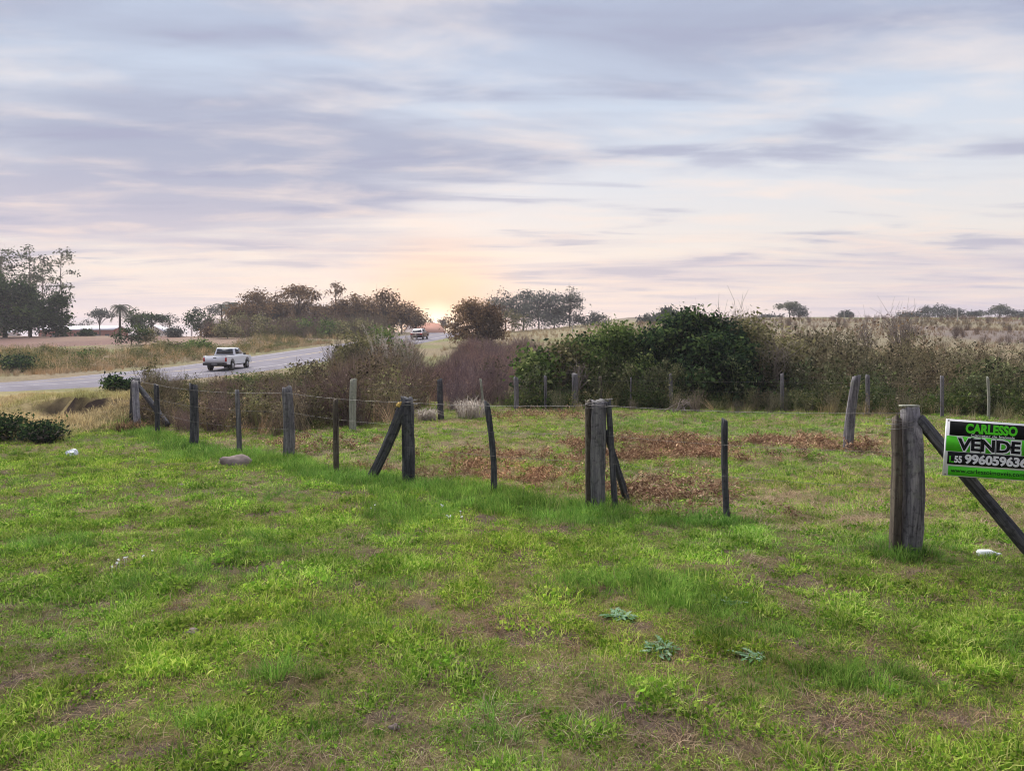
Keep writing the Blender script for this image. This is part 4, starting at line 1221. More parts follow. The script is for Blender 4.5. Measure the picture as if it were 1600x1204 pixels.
EUC = 'tall thin gum trees at the left end of the tree row'
tree('gum_tree', 96, 122, 387, wpx=46, shape='column', mat='euc_leaf', bark='bark_pale', K=46, nl=22, leaf=0.40, sig=0.42, trunk=0.16, crown_low=0.30, seed=1, label='tall lacy gum tree with a see-through crown, on the open side of the grove', group='gum trees', twigs=1)
tree('gum_tree', 46, 124, 384, wpx=40, shape='column', mat='euc_leaf', bark='bark_pale', K=42, nl=26, leaf=0.40, sig=0.45, trunk=0.17, crown_low=0.45, seed=2, label='tall gum tree with a rounded tuft top standing above the dark tree', group='gum trees', twigs=1)
tree('gum_tree', 68, 130, 398, wpx=34, shape='column', mat='euc_leaf', bark='bark_pale', K=34, nl=24, leaf=0.38, sig=0.42, trunk=0.14, crown_low=0.40, seed=3, label='gum tree of middle height between the two tallest gums', group='gum trees', twigs=1)
tree('gum_tree', 2, 126, 388, wpx=66, shape='column', mat='euc_leaf', bark='bark_pale', K=52, nl=30, leaf=0.40, sig=0.5, trunk=0.18, crown_low=0.5, seed=4, label='broad gum tree rising behind the dark dense tree', group='gum trees', twigs=1)
tree('evergreen_tree', 8, 112, 420, wpx=90, shape='round', mat='evergreen', K=120, nl=100, leaf=0.40, sig=0.6, trunk=0.26, crown_low=0.0, seed=5, label='dark dense evergreen tree at the foot of the gum trees')
tree('evergreen_tree', 88, 115, 455, wpx=44, shape='round', mat='evergreen', K=64, nl=80, leaf=0.38, sig=0.5, trunk=0.16, crown_low=0.0, seed=6, label='smaller dark evergreen below the lacy gum tree')
tree('evergreen_tree', 48, 118, 450, wpx=44, shape='round', mat='evergreen', K=64, nl=80, leaf=0.38, sig=0.5, trunk=0.16, crown_low=0.0, seed=7, label='dark evergreen filling the gap between the gum trunks')
tree('flat_crown_tree', 156, 165, 483, wpx=44, shape='umbrella', mat='far_leaf', K=30, nl=40, leaf=0.40, sig=0.5, seed=8, trunk=0.14, label='small flat-crowned tree behind the long brick building')
tree('hedge_tree', 130, 216, 496, wpx=44, shape='round', mat='far_leaf', K=26, nl=46, leaf=0.4, sig=0.5, seed=9, crown_low=0.05, trunk=0.12, label='low grey-green tree between the gums and the flat-crowned tree')
tree('evergreen_tree', 216, 140, 481, wpx=36, shape='round', mat='evergreen', K=28, nl=50, leaf=0.38, sig=0.5, seed=10, crown_low=0.12, trunk=0.14, label='small dark tree right beside the single palm')
tree('hedge_tree', 238, 150, 492, wpx=50, shape='umbrella', mat='evergreen', K=30, nl=50, leaf=0.38, sig=0.5, seed=11, trunk=0.14, label='dark dome-topped tree over the white gabled house')
tree('bare_tree', 266, 165, 486, wpx=36, shape='fan', mat='far_leaf', bark='twig', K=26, nl=12, leaf=0.34, sig=0.5, seed=12, trunk=0.12, twigs=4, crown_low=.2, label='nearly leafless tree next to the dome-topped tree')
tree('evergreen_tree', 314, 135, 482, wpx=54, shape='round', mat='evergreen', K=32, nl=52, leaf=0.38, sig=0.5, seed=13, crown_low=0.06, trunk=0.15, label='dark rounded tree in front of the pair of palms')
tree('flat_crown_tree', 326, 170, 477, wpx=50, shape='umbrella', mat='far_leaf', K=28, nl=22, leaf=0.40, sig=0.5, seed=14, trunk=0.14, twigs=2, label='pale thin umbrella-shaped tree behind the dark rounded tree')
rowlab = 'brown backlit tree in the row against the sunset'
row = [(376, 466, 40, 'round', 1.0, 'brown_leaf'), (400, 447, 48, 'round', 1.2, 'brown_leaf'), (434, 457, 44, 'fan', 1.0, 'brown_leaf'), (466, 447, 64, 'umbrella', 0.7, 'brown_leaf'), (482, 466, 44, 'round', 1.0, 'brown_leaf'),
       (508, 464, 42, 'fan', 0.5, 'brown_leaf'), (546, 454, 56, 'fan', 0.9, 'brown_leaf'), (574, 462, 40, 'round', 0.8, 'brown_leaf'), (602, 444, 50, 'fan', 0.55, 'brown_leaf'), (628, 470, 46, 'round', 0.9, 'brown_leaf'), (650, 484, 30, 'round', 0.8, 'brown_leaf')]
rowlabels = ['low brown tree at the palm end of the sunset row', 'tall brown tree with a pointed uneven top beside the pair of palms', 'fan-shaped brown tree next to the pointed one', 'wide umbrella-crowned brown tree in the sunset row', 'round brown tree under the umbrella crown',
             'thin half-bare brown tree below the lone tuft', 'broad brown tree with a spreading vase crown', 'round brown tree behind the spreading vase crown', 'tall ragged brown tree nearest the setting sun', 'leafy orange-lit tree overhanging the crest house', 'small orange-lit tree touching the crest house roof']
for i, (px, top, w, shp, dn, mt) in enumerate(row):
    tree('row_tree', px, 128 + (i * 7) % 18 if px < 640 else 150, top, wpx=w * 1.2, shape=shp, mat=mt, K=int(52 * (0.7 + 0.3 * dn)), nl=int(58 * dn), leaf=0.38, sig=0.66, trunk=0.13, seed=30 + i, crown_low=0.12, fork=0.30, twigs=3, label=rowlabels[i], group='trees in the sunset row')
for i, (px, top, w, lb_) in enumerate([(416, 462, 54, 'dark round tree between the pointed and fan-shaped row trees'), (452, 468, 50, 'dark round tree before the umbrella-crowned row tree'), (494, 472, 50, 'dark low tree after the umbrella-crowned row tree'), (528, 470, 54, 'dark round tree at the foot of the high-tufted one'), (560, 474, 50, 'dark low tree under the spreading vase crown'), (590, 470, 52, 'dark round tree under the tall ragged one'), (614, 476, 44, 'dark low tree before the orange-lit tree')]):
    tree('row_tree', px, 142 + (i * 3) % 7, top, wpx=w, shape='round', mat='brown_leaf' if i % 2 else 'far_leaf', K=46, nl=50, leaf=0.38, sig=0.66, trunk=0.13, seed=330 + i, crown_low=0.02, fork=0.2, twigs=2, label=lb_, group='trees in the sunset row')
tree('row_tree', 524, 150, 440, wpx=30, shape='umbrella', mat='brown_leaf', K=12, nl=36, leaf=0.36, sig=0.42, trunk=0.10, seed=45, fork=0.7, label='slim tree carrying a single high tuft above the sunset row', group='trees in the sunset row')
tree('round_tree', 746, 82, 464, wpx=92, shape='round', mat='brown_leaf', K=130, nl=90, leaf=0.24, sig=0.40, trunk=0.17, seed=50, crown_low=0.0, twigs=1, label='dense round dark tree beside the crest of the road')
clump = [(790, 446, 60, 'fan', .45, 'far_leaf'), (772, 462, 40, 'round', .6, 'far_leaf'), (818, 450, 44, 'round', .9, 'far_leaf'), (842, 450, 46, 'round', .8, 'far_leaf'), (866, 456, 40, 'round', .9, 'far_leaf'), (890, 445, 46, 'fan', .55, 'far_leaf')]
cl_lab = ['vase-shaped half-bare tree at the sunny end of the crest clump', 'low tree between the round dark tree and the crest clump', 'full grey-green tree second in the crest clump', 'full grey-green tree in the middle of the crest clump', 'shorter full tree beside the fan-shaped tree', 'fan-shaped tree with radiating branches at the far end of the crest clump']
for i, (px, top, w, shp, dn, mt) in enumerate(clump):
    tree('crest_tree', px, 150 + (i * 5) % 12, top, wpx=w * 1.15, shape=shp, mat=mt, K=int(54 * (0.7 + 0.3 * dn)), nl=int(58 * dn), leaf=0.38, sig=0.68, trunk=0.13, seed=60 + i, crown_low=0.08, fork=0.28, twigs=3, label=cl_lab[i], group='clump of trees on the crest')
for i, (px, top, w) in enumerate([(800, 482, 70), (850, 486, 70), (895, 488, 50), (935, 486, 34)]):
    tree('crest_shrub', px, 146 + i * 2, top, wpx=w, shape='round', mat='far_leaf' if i else 'bush_olive', K=30, nl=44, leaf=0.34, sig=0.5, trunk=0.08, seed=70 + i, crown_low=0.0, label=['olive shrub at the foot of the vase-shaped crest tree', 'grey shrub at the foot of the middle crest trees', 'grey shrub at the foot of the fan-shaped tree', 'small grey shrub standing apart from the crest clump'][i], cat='shrub')
hz = [(1234, 474, 40, 'umbrella', 'euc_leaf', 215, 'pale dome-topped tree on the hill above the dark bush'), (1248, 478, 30, 'round', 'far_leaf', 212, 'dark little tree under the pale dome-topped tree'), (1320, 486, 24, 'round', 'far_leaf', 225, 'tiny lone tree on the hill skyline'),
      (1450, 478, 36, 'round', 'far_leaf', 230, 'low blue-grey tree at the near end of the hilltop grove'), (1472, 474, 40, 'round', 'far_leaf', 232, 'tallest tree of the hilltop grove'), (1494, 481, 24, 'round', 'far_leaf', 234, 'narrow tree closing the hilltop grove'),
      (1522, 486, 30, 'fan', 'far_leaf', 236, 'thin tree between the hilltop grove and the wide dark tree'), (1562, 484, 52, 'umbrella', 'far_leaf', 228, 'wide dark dome tree on the hilltop past the grove'), (1562, 478, 26, 'umbrella', 'euc_leaf', 245, 'pale flat top showing above the wide dome tree'), (1598, 486, 32, 'round', 'far_leaf', 228, 'blue-grey tree at the edge beyond the wide dome tree'),
      (1200, 492, 50, 'round', 'far_leaf', 226, 'low scrubby tree below the dome-topped hill tree'), (1420, 488, 40, 'round', 'far_leaf', 226, 'low tree leading up to the hilltop grove'), (1045, 477, 30, 'round', 'far_leaf', 120, 'small grey tree on the slope just behind the dark bush'), (1018, 492, 40, 'round', 'far_leaf', 160, 'low distant tree on the skyline left of the dark bush')]
hz += [(672, 496, 14, 'round', 'brown_leaf', 262, 'tiny tree behind the crest house roof'), (693, 491, 18, 'fan', 'brown_leaf', 258, 'small backlit tree past the crest house'), (712, 496, 22, 'round', 'brown_leaf', 250, 'low backlit tree touching the dense round tree')]
for i, (px, top, w, shp, mt, d_, lb_) in enumerate(hz):
    tree('skyline_tree', px, d_, top, wpx=w, shape=shp, mat=mt, K=24, nl=44, leaf=0.5, sig=0.62, trunk=0.16, seed=80 + i, crown_low=0.0 if shp == 'round' else 0.3, label=lb_.replace(' left of', ' past'), group='trees on the skyline')

# palms
def palm(px, d, top, wpx, seed, label):
    r = np.random.default_rng(seed)
    x = X(px, d); z = Zp(x, d); H = CAM_H + (HOR - top) / FPX * d - z
    rad = wpx / 2 / FPX * d
    root = empty('palm_tree', (x, d, z)); tag(root, label, 'palm', 'palms')
    tb = MB(); hh = H - rad * 0.5
    tb.tube(np.array([(0, 0, -.3), (0.05, 0, hh * .5), (0, 0, hh)]), [0.24, 0.19, 0.16], 8); tb.build('trunk', MATS['bark'], root)
    cb_ = MB()
    for k in range(44):
        a = r.uniform(0, 6.283); e = r.uniform(-0.7, 1.3); L = rad * r.uniform(0.85, 1.15)
        P = []
        for s in np.linspace(0, 1, 9):
            P.append((math.cos(a) * L * s * math.cos(e * (1 - s)), math.sin(a) * L * s * math.cos(e * (1 - s)), hh + L * (math.sin(e) * s - 0.85 * s * s)))
        P = np.array(P)
        cb_.tube(P, np.linspace(0.04, 0.012, 9), 3, 0.4, cap=False)
        sd = np.array([-math.sin(a), math.cos(a), 0])
        for s in range(1, 9):
            for sg_ in (-1, 1):
                for jj in range(2):
                    p = P[s] + (P[s - 1] - P[s]) * 0.5 * jj
                    t_ = p + sd * sg_ * L * 0.20 + np.array([0, 0, -L * 0.16]) + (P[s] - P[s - 1]) * 0.5
                    w_ = (P[s] - P[s - 1]) * 0.16
                    cb_.add([p - w_, p + w_, t_], None, [(0, 1, 2)], r.uniform(0, 1))
    cb_.build('crown', MATS['palm_leaf'], root)
palm(187, 128, 472, 30, 1, 'single palm with pale hanging fronds beside the small dark tree')
palm(346, 150, 472, 24, 2, 'smaller palm of the pair before the sunset row')
palm(362, 146, 469, 26, 3, 'taller palm of the pair before the sunset row')

# shrubs on the slope beyond the road
for i, (px, d_, top, w, mt, lb_) in enumerate([
        (205, 84, 504, 60, 'evergreen', 'dark green shrub on the ploughed field edge before the long building'), (228, 86, 509, 36, 'bush_olive', 'olive shrub leaning on the dark field-edge shrub'),
        (28, 56, 553, 52, 'bush_dark', 'dark green bush on the far verge at the open end of the road'), (30, 53, 562, 36, 'bush_dark', 'small green bush in front of the dark verge bush'), (135, 64, 552, 34, 'bush_green', 'rounded green bush on the far verge'),
        (80, 68, 551, 40, 'bush_olive', 'olive bush between the green verge bushes'), (390, 118, 486, 84, 'bush_olive', 'brown-green shrub under the pointed row tree'), (440, 116, 490, 84, 'bush_olive', 'broad brown-green shrub under the umbrella row tree'),
        (355, 108, 500, 44, 'bush_olive', 'small shrub below the pair of palms'), (330, 112, 510, 36, 'brown_leaf', 'brownish shrub on the field edge by the small shrub'), (500, 112, 494, 84, 'bush_green', 'green shrub under the half-bare row tree'), (272, 112, 512, 22, 'far_leaf', 'round grey shrub near the white gabled house'), (135, 116, 517, 16, 'evergreen', 'little dark shrub against the long brick building'),
        (565, 110, 496, 90, 'bush_olive', 'olive shrub behind the roadside bank'), (310, 74, 528, 50, 'bush_green', 'light green shrub behind the white pickup'), (260, 76, 534, 50, 'bush_olive', 'dull green shrub on the slope before the pickup')]):
    tree('shrub', px, d_, top, wpx=w, shape='round', mat=mt, K=30, nl=46, leaf=0.20 if d_ < 90 else 0.3, sig=0.30 if d_ < 90 else .45, trunk=0.06, seed=120 + i, crown_low=0.0, fork=0.15, label=lb_, cat='shrub')

# ------------------------------------------------------------------ hedge bushes behind the plot
def bush(px, d, top, w, mat, K, nl, leaf, sig, seed, label, twigs=0, shape='round', low=0.0, bark='twig', dd=None, name='bush', ratio=None):
    return tree(name, px, d, top, wpx=w, shape=shape, mat=mat, bark=bark, K=K, nl=int(nl * 0.8), leaf=leaf * 1.45, sig=sig, trunk=0.05 if name == 'bush' else 0.11, seed=seed, crown_low=low, fork=0.12, twigs=twigs, label=label, cat='bush')
bush(838, 27.5, 528, 70, 'bush_green', 46, 40, 0.13, 0.20, 201, 'loose yellow-green bush at the scrub end of the hedge', 1)
bush(880, 28.2, 524, 80, 'bush_olive', 50, 40, 0.12, 0.22, 202, 'olive bush with bare stems beside the fence post pair', 2)
bush(950, 29.5, 500, 120, 'bush_green', 120, 90, 0.10, 0.26, 203, 'feathery green bush left of the tall dark bush'.replace('left of', 'next to'), 1)
bush(985, 29.6, 506, 90, 'bush_green', 90, 80, 0.09, 0.25, 231, 'green bush closing the gap before the tallest dark bush', 1)
bush(912, 28.6, 516, 90, 'bush_green', 80, 70, 0.09, 0.24, 232, 'fine-leaved green bush behind the thick rear post', 1)
bush(1018, 28.9, 500, 70, 'bush_dark', 70, 70, 0.10, 0.24, 233, 'dark bush shouldering the tallest one on its crest side')
bush(1128, 28.4, 490, 80, 'bush_dark', 90, 80, 0.10, 0.26, 234, 'dark bush shouldering the tallest one on its weedy side')
bush(1168, 27.4, 528, 90, 'bush_dark', 90, 80, 0.10, 0.24, 235, 'low dark bush under the olive vine-covered one')
bush(1004, 28.0, 548, 60, 'bush_green', 50, 60, 0.09, 0.18, 204, 'low bright green bush against the tall dark bush', 0)
bush(1078, 28.6, 469, 104, 'bush_dark', 130, 100, 0.11, 0.28, 205, 'tallest dark green bush of the hedge, thick to the ground', 1)
bush(1120, 27.6, 520, 150, 'bush_dark', 170, 100, 0.11, 0.26, 206, 'broad dark bush spreading from the foot of the tallest one', 1)
bush(1172, 29.0, 486, 110, 'bush_olive', 110, 70, 0.10, 0.26, 207, 'olive vine-covered bush humped beside the tallest dark bush', 2)
bush(1215, 27.8, 512, 90, 'bush_olive', 80, 60, 0.10, 0.24, 208, 'grey-olive bush where the hedge meets the dry weeds', 2)
bush(1040, 30.5, 478, 60, 'bush_green', 46, 60, 0.10, 0.24, 209, 'green bush peeking out behind the tallest dark bush', 1)
bush(1150, 31, 460, 110, 'bush_olive', 26, 4, 0.08, 0.45, 210, 'bare branches rising above the olive hedge bush', 5, 'fan', 0.3, name='bare_shrub')
bush(1405, 42, 470, 90, 'brown_leaf', 34, 8, 0.10, 0.5, 211, 'leafless reddish shrub standing above the dry weeds', 5, 'fan', 0.2, name='bare_shrub')
bush(1350, 46, 488, 50, 'brown_leaf', 20, 6, 0.10, 0.5, 212, 'small leafless shrub beside the reddish one', 4, 'fan', 0.2, name='bare_shrub')
bush(182, 23.5, 588, 46, 'bush_dark', 40, 60, 0.07, 0.13, 213, 'small dark green bush on the bank beside the braced end post')
bush(8, 15.6, 648, 70, 'evergreen', 60, 60, 0.045, 0.12, 214, 'dark bush in the hollow under the dry bank')
bush(66, 15.3, 662, 70, 'bush_dark', 46, 50, 0.045, 0.11, 215, 'green bush spilling from the hollow onto the lawn')
bush(375, 37, 582, 60, 'bush_green', 30, 46, 0.10, 0.18, 216, 'fresh green bush between the thicket and the white pickup')
bush(480, 38, 560, 60, 'bush_olive', 40, 46, 0.10, 0.2, 217, 'olive bush hiding the near edge of the road', 1)
bush(560, 44, 512, 90, 'bush_olive', 60, 60, 0.12, 0.3, 218, 'olive-green bush on top of the roadside bank', 1)
bush(610, 40, 532, 70, 'brown_leaf', 46, 30, 0.10, 0.28, 219, 'brown twiggy bush behind the pampas grass', 3)
bush(600, 47, 503, 80, 'bush_green', 60, 56, 0.12, 0.3, 220, 'greener bush crowning the roadside bank', 1)

bush(1212, 26.6, 516, 80, 'bush_olive', 16, 3, 0.08, 0.4, 221, 'pale leafless branches spreading in front of the grey-olive bush', 4, 'fan', 0.3, bark='bark_pale', name='bare_shrub')
bush(905, 27.0, 548, 50, 'bush_olive', 10, 4, 0.08, 0.3, 222, 'pale bare stems rising beside the thick rear post', 3, 'fan', 0.25, bark='bark_pale', name='bare_shrub')
# pampas grass on the bank
def pampas(px, d, seed, label, h=2.1, np_=7):
    r = np.random.default_rng(seed)
    x = X(px, d); z = Zp(x, d)
    root = empty('pampas_grass', (x, d, z)); tag(root, label, 'grass clump', 'pampas clumps')
    mb = MB(); n = 170
    a = r.uniform(0, 6.283, n); rr = 0.25 * np.sqrt(r.uniform(0, 1, n))
    for k in range(n):
        L = h * r.uniform(0.6, 1.15); b = r.uniform(0.15, 0.9)
        s = np.linspace(0, 1, 6)
        P = np.stack([math.cos(a[k]) * (rr[k] + b * L * s ** 1.6 * 0.7), math.sin(a[k]) * (rr[k] + b * L * s ** 1.6 * 0.7), L * (s - 0.42 * b * s ** 2.4)], 1)
        sd = np.array([-math.sin(a[k]), math.cos(a[k]), 0.0]); w = 0.014 * (1 - s * 0.85)[:, None]
        V = np.stack([P - sd * w, P + sd * w], 1).reshape(-1, 3)
        mb.add(V, [(2 * i, 2 * i + 1, 2 * i + 3, 2 * i + 2) for i in range(5)], rnd=r.uniform(0, 0.7))
    mb.build('blades', MATS['plume'], root)
    for k in range(np_):
        a_ = r.uniform(0, 6.283); L = h * r.uniform(1.15, 1.5); b = r.uniform(0.1, 0.45)
        s = np.linspace(0, 1, 8)
        P = np.stack([math.cos(a_) * b * L * s ** 1.8, math.sin(a_) * b * L * s ** 1.8, L * (s - 0.2 * b * s ** 3)], 1)
        pm = MB(); pm.tube(P, np.linspace(0.008, 0.003, 8), 3, 0.5, cap=False)
        q = np.concatenate([P[5] + (P[7] - P[5]) * t for t in r.uniform(-0.4, 1, (90, 1))]).reshape(-1, 3) + r.normal(0, 0.04, (90, 3))
        pm.leaves(q, r, 0.10, 0.016, r.uniform(0.3, 1, 90), 0.4)
        pm.build('plume', MATS['plume'], root)
pampas(612, 36, 1, 'grey pampas grass clump arching over the roadside bank', 2.5)
pampas(640, 38, 2, 'pale pampas grass clump leaning towards the leafless scrub', 2.3)
pampas(590, 42, 3, 'pampas grass clump rising behind the arching one', 2.6, 5)
# dry straw clump by the rear fence
def straw_clump(px, d, h, w, seed, label):
    r = np.random.default_rng(seed); x = X(px, d); z = Zp(x, d)
    mb = MB(); n = 260
    a = r.uniform(0, 6.283, n); rr = w * np.sqrt(r.uniform(0, 1, n)) * 0.5
    P = np.stack([rr * np.cos(a), rr * np.sin(a), 0 * a], 1)
    mb.blades(P, r, h, 0.016, 0.9, r.uniform(0, 1, n), 1.2)
    o = mb.build('straw_clump', MATS['plume'] if seed % 2 else MATS['brown_leaf']); o.location = (x, d, z)
    tag(o, label, 'grass clump')
straw_clump(735, 21.8, 0.75, 0.8, 1, 'pale dry straw clump drooping beside the dark rear post')
straw_clump(668, 21.0, 0.45, 0.5, 3, 'short dry straw clump on the other side of the dark rear post')
straw_clump(205, 17.6, 0.35, 0.6, 4, 'rusty dry tuft at the foot of the braced end post')

# brushwood pile
def brush_pile():
    r = np.random.default_rng(5); x, d = X(1072, 24.4), 24.4
    root = empty('brushwood_pile', (x, d, Zp(x, d))); tag(root, 'small pile of cut grey branches in front of the dark bush', 'branches')
    for k in range(16):
        a = r.uniform(0, 6.283); L = r.uniform(0.7, 1.1)
        mb = MB(); c_ = np.array([r.normal(0, .12), r.normal(0, .08), 0.0])
        p0 = c_ + np.array([math.cos(a) * L * .5, math.sin(a) * L * .3, 0.0]); p1 = np.array([r.normal(0, .1), r.normal(0, .1), r.uniform(0.28, 0.46)])
        mb.tube(np.array([p0, (p0 + p1) / 2 + r.normal(0, .03, 3), p1]), [0.024, 0.02, 0.012], 5)
        mb.build('branch', MATS['bark_pale'], root)
brush_pile()

# ------------------------------------------------------------------ vehicles
def sweep_body(prof, widths, mb):
    """side outline (y, z) lofted over the width: widths(z) gives the half width at that height"""
    n = len(prof)
    secs = []
    for f, inset in ((-1, 0), (-0.94, 1), (0.94, 1), (1, 0)):
        secs.append([(f * widths(z), y, z) for (y, z) in prof])
    V = np.array(secs).reshape(-1, 3)
    q = []
    for s in range(3):
        for i in range(n):
            j = (i + 1) % n
            q.append((s * n + i, s * n + j, (s + 1) * n + j, (s + 1) * n + i))
    mb.add(V, q)
    return V, n

def ngon_cap(o, idx_lists):
    bm = bmesh.new(); bm.from_mesh(o.data); bm.verts.ensure_lookup_table()
    for l in idx_lists:
        try: bm.faces.new([bm.verts[i] for i in l])
        except ValueError: pass
    bmesh.ops.recalc_face_normals(bm, faces=bm.faces); bm.to_mesh(o.data); bm.free()

def prism(name, prof, widths, mat, parent):
    mb = MB(); V, n = sweep_body(prof, widths, mb)
    o = mb.build(name, MATS[mat], parent)
    ngon_cap(o, [list(range(n)), list(range(3 * n, 4 * n))])
    bv = o.modifiers.new('bevel', 'BEVEL'); bv.width = 0.025; bv.segments = 2; bv.limit_method = 'ANGLE'
    return o

def wheel(parent, x, y, r_=0.33, w=0.22):
    e = MB(); e.tube(np.array([(-w / 2, 0, 0), (-w / 2 + .02, 0, 0), (w / 2 - .02, 0, 0), (w / 2, 0, 0)]), [r_ - .03, r_, r_, r_ - .03], 20)
    o = e.build('wheel', MATS['rubber'], parent); o.location = (x, y, r_)
    s = 1 if x > 0 else -1
    m_ = MB(); m_.tube(np.array([(s * (w / 2 - .02), 0, 0), (s * (w / 2 + .012), 0, 0)]), [0.2, 0.18], 14); m_.build('rim', MATS['rim'], o)

def quad_part(name, pts, mat, parent, th=0.012):
    P = np.array(pts, float); nrm = np.cross(P[1] - P[0], P[2] - P[0]); nrm /= np.linalg.norm(nrm)
    mb = MB(); V = np.vstack([P, P + nrm * th])
    mb.add(V, [(3, 2, 1, 0), (4, 5, 6, 7), (0, 1, 5, 4), (1, 2, 6, 5), (2, 3, 7, 6), (3, 0, 4, 7)])
    return mb.build(name, MATS[mat], parent)

def arch(yc, r_, z0, n=7):
    return [(yc + r_ * math.cos(a), z0 + r_ * math.sin(a)) for a in np.linspace(math.pi, 0, n)]

def pickup(loc, yaw):
    root = empty('pickup_truck', loc, yaw)
    tag(root, 'white single-cab pickup truck driving away on the road', 'pickup')
    # forward is +y; rear end at y = -2.2
    low = [(-2.2, 0.50)] + arch(-1.25, 0.42, 0.42) + arch(1.40, 0.42, 0.42) + [(2.15, 0.45), (2.22, 0.70), (2.10, 0.92), (0.95, 1.02), (-0.55, 1.02), (-2.2, 1.04)]
    wd = lambda z: 0.82 if z > 0.95 else 0.84
    prism('body', low, wd, 'car_white', root)
    cabw = lambda z: 0.79 if z < 1.1 else (0.62 if z > 1.45 else 0.70)
    prism('cab', [(-0.62, 1.00), (1.10, 1.00), (0.95, 1.10), (0.40, 1.52), (0.25, 1.56), (-0.40, 1.56), (-0.50, 1.52), (-0.62, 1.10)], cabw, 'car_white', root)
    quad_part('rear_window', [(-0.60, -0.61, 1.12), (0.60, -0.61, 1.12), (0.54, -0.51, 1.48), (-0.54, -0.51, 1.48)], 'glass', root, 0.02)
    quad_part('windshield', [(0.62, 0.97, 1.12), (-0.62, 0.97, 1.12), (-0.54, 0.44, 1.49), (0.54, 0.44, 1.49)], 'glass', root, 0.02)
    for s in (-1, 1):
        pts = [(s * 0.722, -0.42, 1.12), (s * 0.722, 0.80, 1.12), (s * 0.645, 0.36, 1.47), (s * 0.645, -0.36, 1.47)]
        quad_part('side_window', pts if s > 0 else pts[::-1], 'glass', root, 0.03)
        mb = MB(); mb.box((s * 0.90, 0.72, 1.10), (0.16, 0.06, 0.13)); mb.build('mirror', MATS['bumper'], root)
        mb = MB(); mb.box((s * 0.76, -2.215, 0.80), (0.11, 0.05, 0.26)); mb.build('tail_light', MATS['tail_light'], root)
        for y in (-1.25, 1.40):
            wheel(root, s * 0.74, y)
    mb = MB(); mb.box((0, -2.22, 0.80), (1.38, 0.05, 0.40)); tg = mb.build('tailgate', MATS['car_white'], root)
    mb = MB(); mb.box((0, -2.25, 0.92), (0.22, 0.02, 0.05)); mb.build('handle', MATS['bumper'], tg)
    mb = MB(); mb.box((0, -2.26, 0.50), (1.62, 0.14, 0.16)); mb.build('bumper', MATS['bumper'], root)
    mb = MB(); mb.box((0, -2.335, 0.50), (0.40, 0.012, 0.12)); mb.build('number_plate', MATS['plate'], root)
    mb = MB(); mb.box((0, 2.2, 0.52), (1.60, 0.16, 0.18)); mb.build('bumper', MATS['bumper'], root)
    mb = MB(); mb.box((0, 0, 0.40), (1.2, 4.0, 0.14)); mb.build('chassis', MATS['rubber'], root)
    mb = MB(); mb.box((0, -1.38, 1.046), (1.40, 1.40, 0.012)); mb.build('bed_cover', MATS['bumper'], root)
    return root
td = 54.0; tx = X(357, td)
pk = pickup((tx, td, float(zbase(np.array([tx]), np.array([td]))[0]) + 0.05), R(-2))
pk.rotation_euler.x = R(3.0)

def sedan(loc, yaw):
    root = empty('passenger_car', loc, yaw)
    tag(root, 'maroon passenger car with red tail lights climbing to the road crest', 'car')
    low = [(-2.05, 0.45)] + arch(-1.25, 0.37, 0.36) + arch(1.25, 0.37, 0.36) + [(2.05, 0.42), (2.10, 0.65), (1.9, 0.82), (1.0, 0.92), (-1.7, 0.98), (-2.08, 0.90)]
    prism('body', low, lambda z: 0.83, 'car_maroon', root)
    prism('cabin', [(-1.75, 0.96), (1.05, 0.93), (0.35, 1.40), (0.1, 1.46), (-0.95, 1.46), (-1.25, 1.40)], lambda z: 0.78 if z < 1.1 else 0.60, 'car_silver', root)
    quad_part('rear_window', [(-0.60, -1.67, 1.03), (0.60, -1.67, 1.03), (0.52, -1.29, 1.38), (-0.52, -1.29, 1.38)], 'glass', root, 0.03)
    quad_part('windshield', [(0.62, 0.96, 1.0), (-0.62, 0.96, 1.0), (-0.52, 0.42, 1.38), (0.52, 0.42, 1.38)], 'glass', root, 0.03)
    for s in (-1, 1):
        pts = [(s * 0.73, -1.2, 1.04), (s * 0.73, 0.72, 1.02), (s * 0.622, 0.25, 1.38), (s * 0.622, -1.0, 1.38)]
        quad_part('side_window', pts if s > 0 else pts[::-1], 'glass', root, 0.03)
        mb = MB(); mb.box((s * 0.66, -2.08, 0.76), (0.26, 0.06, 0.16)); mb.build('tail_light', MATS['tail_light'], root)
        mb = MB(); mb.box((s * 0.88, 0.65, 0.98), (0.14, 0.06, 0.1)); mb.build('mirror', MATS['car_maroon'], root)
        for y in (-1.25, 1.25):
            wheel(root, s * 0.74, y, 0.30, 0.19)
    mb = MB(); mb.box((0, -2.1, 0.48), (1.6, 0.12, 0.16)); mb.build('bumper', MATS['bumper'], root)
    mb = MB(); mb.box((0, -2.12, 0.70), (0.40, 0.02, 0.12)); mb.build('number_plate', MATS['plate'], root)
    mb = MB(); mb.box((0, 0, 0.34), (1.2, 3.7, 0.12)); mb.build('chassis', MATS['rubber'], root)
    return root
cd = 104.0; cx_ = X(656, cd)
sd_ = sedan((cx_, cd, float(zbase(np.array([cx_]), np.array([cd]))[0]) + 0.05), R(-6))
sd_.rotation_euler.x = R(3.8)

